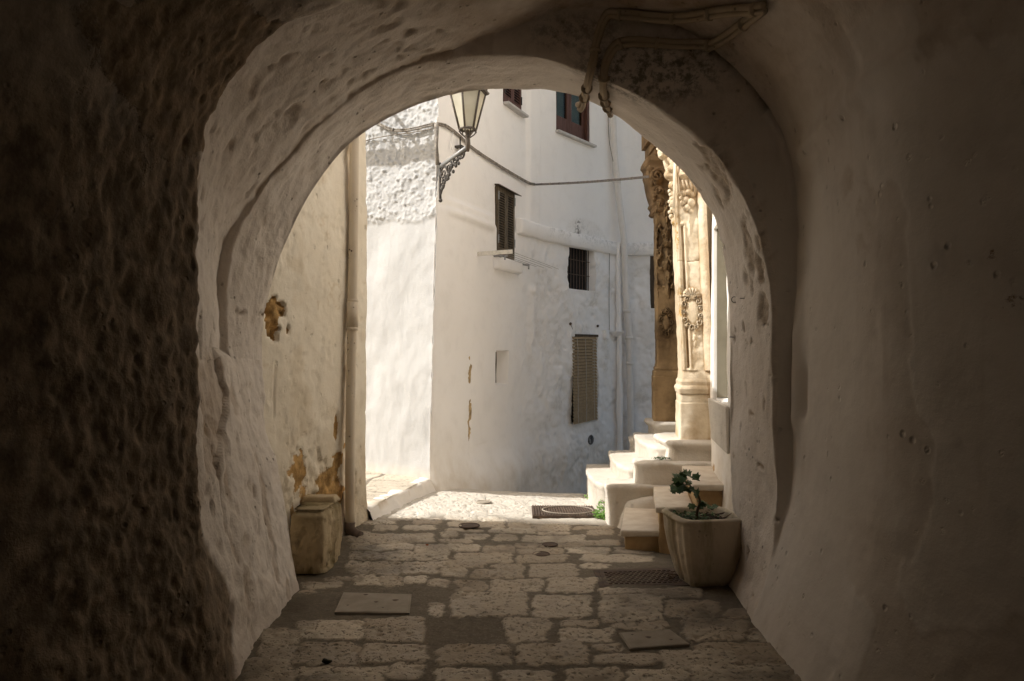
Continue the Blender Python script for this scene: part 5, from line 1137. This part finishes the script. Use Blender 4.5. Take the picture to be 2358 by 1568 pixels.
mb = MB(); mb.tube([R0 + (-.03, -.02, .42), R0 + (-.03, -.03, .2), R0 + (-.02, -.03, .02)], .018, 8); mb.build('corner_conduit', M['cable'], None, True, wobble=.01, wscale=20, label='short whitewashed conduit down the house corner above the lamp bracket', cat='conduit')
# conduits on the vault, hung from the plaster they are found on
def onP(x, y, off=.02):
    q = hit(x, y, PT, off); return q if q is not None else at(x, y, 4.2)
c1 = [onP(*q) for q in ((1765, 3), (1740, 10), (1690, 12), (1640, 18), (1600, 26), (1560, 31), (1500, 27), (1450, 20), (1420, 20), (1400, 28), (1388, 45), (1378, 75), (1371, 100), (1366, 130))]
c1 += [onP(1361, 150, .03), onP(1356, 175, .02), onP(1350, 200, .02), at(1341, 232, 4.88), at(1335, 246, 4.93), at(1330, 240, 4.96)]
run('conduit', c1, .018, M['conduit'], 'upper dirty conduit on the vault, hooking under the arch as the left of two', 'conduit', (.04, .2, .33, .48, .62, .78, .9), 110, (.008, -.004, -.03))
c2 = [onP(*q) for q in ((1762, 6), (1735, 28), (1700, 55), (1660, 85), (1640, 95), (1610, 100), (1560, 101), (1500, 96), (1460, 93), (1430, 95), (1412, 105), (1398, 128), (1390, 150), (1388, 172))]
c2 += [onP(1390, 190, .022), onP(1393, 215, .022), at(1398, 243, 4.86), at(1400, 258, 4.93), at(1404, 256, 4.97)]
run('conduit', c2, .018, M['conduit'], 'lower dirty conduit sagging along the vault and down the arch, right of two', 'conduit', (.12, .3, .45, .55, .66, .76, .86, .94), 110, (.010, -.004, -.028))
MB().tube(smoothline([at(1400, 258, 4.95), at(1402, 320, 4.97), at(1406, 345, 4.99), at(1412, 372, 5.0)], 20), .0022, 5).build('hanging_wire', M['darkcable'], None, True, label='hair-thin wire dangling from the end of the right conduit', cat='wire')
# tall white drainpipe in the corner of the shaded walls
wp = thing('drainpipe', WB.pt(uP, -.6, .1), 'tall white drainpipe in the shaded corner between the far walls', 'drainpipe')
pp = [onB(x, y, o) for x, y, o in ((1400, 180, .08), (1403, 330, .08), (1411, 415, .08), (1421, 520, .11), (1424, 560, .14), (1428, 640, .12), (1433, 715, .12), (1441, 770, .12), (1443, 900, .12), (1444, 1010, .14))]; pp.append(pp[-1] + (.02, 0, -1.6))
MB().tube(smoothline(pp, 60), .050, 14).build('pipe', M['whitepipe'], wp, True)
for y in (418, 716, 778, 838):
    k = min(range(len(pp)), key=lambda i: abs(HY - (pp[i][2] - CH) / pp[i][1] * F - y)); sm = smoothline(pp, 400); k = min(range(400), key=lambda i: abs(HY - (sm[i][2] - CH) / sm[i][1] * F - y))
    MB().tube([sm[k] - (0, 0, .025), sm[k] + (0, 0, .025)], .058, 14).build('pipe_collar', M['whitepipe'], wp, True)
ol = [onB(1416, 560, .05), onB(1419, 680, .05), onB(1420, 780, .06), onB(1420, 980, .07), onB(1420, 980, .07) - (0, 0, 1.2)]; MB().tube(smoothline(ol, 30), .045, 10).build('old_pipe', M['white'], None, True, wobble=.02, wscale=5, label='old plastered-over pipe hidden behind the tall white drainpipe', cat='pipe')
t = thing('wall_basin', onB(1415, 766, .1), 'tiny white stone bracket on the shaded wall touching the tall drainpipe', 'bracket'); mb = MB(); u, z = WB.find(1412, 766)
mb.hexa([WB.pt(u + a, z + b, d) for b, w, e in ((-.06, .06, .07), (.02, .11, .16)) for a, d in ((-w, 0), (w, 0), (w, e), (-w, e))]); mb.build('body', M['white'], t, True, .01)
mb = MB(); u, z = WB.find(1462, 576); mb.tube(smoothline([WB.pt(u + .05, z, 0), WB.pt(u + .02, z + .01, .12), WB.pt(u - .08, z - .06, .16), WB.pt(u - .10, z - .10, .16)], 14), .012, 7); mb.build('bent_spout', M['whitepipe'], None, True, label='short bent white pipe stub under the ledge right of the tall drainpipe', cat='pipe')
# ------------------------------------------------------------------ clothes drying rack under the olive shutters
u, z = WB.find(1094, 585); w0 = WB.pt(u, z, 0); tipb = at(1180, 579, w0[1] - .12)
rk = thing('drying_rack', w0, 'white clothes drying rack with thin lines below the olive louvred shutters', 'drying rack')
dv = tipb - w0; mb = MB(); s_ = np.array((0, 0, .022)); t_ = np.cross(dv / np.linalg.norm(dv), (0, 0, 1)) * .012
mb.hexa([w0 - s_ - t_, tipb - s_ - t_, tipb - s_ + t_, w0 - s_ + t_, w0 + s_ - t_, tipb + s_ - t_, tipb + s_ + t_, w0 + s_ + t_]); mb.build('arm', M['rack'], rk)
w1 = WB.pt(*WB.find(1275, 622), .03); d1 = dv * .97; mb = MB()
for k in range(6):
    a = w0 + dv * (.30 + .135 * k); b = onB(*((1200, 608), (1212, 612), (1225, 615), (1240, 618), (1255, 619), (1268, 621))[k], .03 + .02 * k); mb.tube([a, b], .0024, 5)
mb.build('line', M['cable'], rk)
mb = MB(); a0 = onB(1130, 590, .04); mb.tube([a0, a0 + (.16, -.05, -.005)], .012, 6); mb.tube([a0 + (.13, -.05, 0), a0 + (.13, -.05, -.05)], .009, 6); b0_ = onB(1187, 608, .05); mb.tube([b0_, b0_ + (.13, -.02, -.02)], .012, 6); mb.tube([b0_ + (.12, -.02, -.02), b0_ + (.12, -.02, -.07)], .010, 6)
mb.build('bracket', M['greypipe'], rk, True)
# little hooks and nails on the right jamb
for px, py, lab in ((1692, 690, 'tiny bent iron hook on the right jamb of the arch'),):
    p = onP(px, py, .006); MB().tube([p + (.018 * math.cos(a), -.012, .018 * math.sin(a)) for a in np.linspace(.6, 5.4, 14)], .0028, 5).build('wall_hook', M['iron'], None, True, label=lab, cat='hook')
for px, py, lab in ((1690, 776, 'short iron nail in the right jamb below the bent hook'), (1714, 687, 'short iron nail in the right jamb beside the bent hook')):
    p = onP(px, py, .0); MB().tube([p, p + (-.03, -.01, .0)], .0026, 5).build('nail', M['iron'], None, True, label=lab, cat='nail')

# made-up plant trough, unseen above the side street, added to throw ragged shade on the stucco
tr = WA.pt(.50, 3.50, .02) + 1.55 * np.array((-.756, -.222, .616)); ta = np.array((-.845, .535, 0))
fb_ = thing('unseen_shade_trough', tr, 'unseen plant trough on brackets, added to throw ragged shade on the end wall', 'planter'); mb = MB(); nn_ = np.array((-.535, -.845, 0))
mb.hexa([tr + ta * a + nn_ * b + (0, 0, c) for c in (-.04, .05) for a, b in ((-.5, -.045), (.5, -.045), (.5, .045), (-.5, .045))]); mb.build('trough', M['planter'], fb_, bevel=.01)
for a in (-.4, .45):
    MB().tube([tr + ta * a + (0, 0, -.10), tr + ta * a - nn_ * 1.25 + (0, 0, -.10)], .02, 6).build('bracket', M['iron'], fb_)
mb = MB(); rg = random.Random(21)
for k in range(46):
    p = tr + ta * rg.uniform(-.5, .5) + nn_ * rg.uniform(-.04, .04) + (0, 0, .04); q = p + np.array((rg.uniform(-.16, .16), rg.uniform(-.1, .1), rg.uniform(-.04, .22))); mb.tube([p, (p + q) / 2 + (0, 0, .05), q], [.006, .009, .002], 4)
mb.build('spiky_leaves', M['leaf'], fb_)
# ================================================================== light, sky and camera
AZ = math.radians(16.4); EL = math.radians(38)                # the sun stands to the left and a little behind the camera
sd = Vector((-math.cos(EL) * math.cos(AZ), -math.cos(EL) * math.sin(AZ), math.sin(EL)))
sun = bpy.data.objects.new('sun', bpy.data.lights.new('sun', 'SUN')); COL.objects.link(sun)
sun.data.energy = 5.0; sun.data.angle = math.radians(.53); sun.data.color = (1.0, .985, .95); sun.rotation_euler = sd.to_track_quat('Z', 'Y').to_euler(); sun.location = (-6, 0, 12)
w = bpy.data.worlds.new('World'); SC.world = w; w.use_nodes = True; nt = w.node_tree; bg = nt.nodes['Background']
sky = nt.nodes.new('ShaderNodeTexSky'); sky.sky_type = 'NISHITA'; sky.sun_disc = False; sky.sun_elevation = EL
sky.sun_rotation = math.atan2(sd.x, sd.y); sky.air_density = 1.5; sky.dust_density = 6; sky.ozone_density = 2
nt.links.new(sky.outputs[0], bg.inputs[0]); bg.inputs[1].default_value = .15
cam = bpy.data.objects.new('camera', bpy.data.cameras.new('camera')); COL.objects.link(cam)
cam.location = (0, 0, CH); cam.rotation_euler = (math.pi / 2, 0, 0); cam.data.sensor_width = 36; cam.data.lens = 36 * F / 2358; cam.data.shift_y = 21 / 2358; cam.data.clip_start = .05; cam.data.clip_end = 2000
SC.camera = cam
SC.view_settings.view_transform = 'Standard'; SC.view_settings.look = 'None'; SC.view_settings.exposure = 0; SC.view_settings.gamma = 1
SC.cycles.max_bounces = 14; SC.cycles.diffuse_bounces = 7; SC.cycles.use_denoising = True
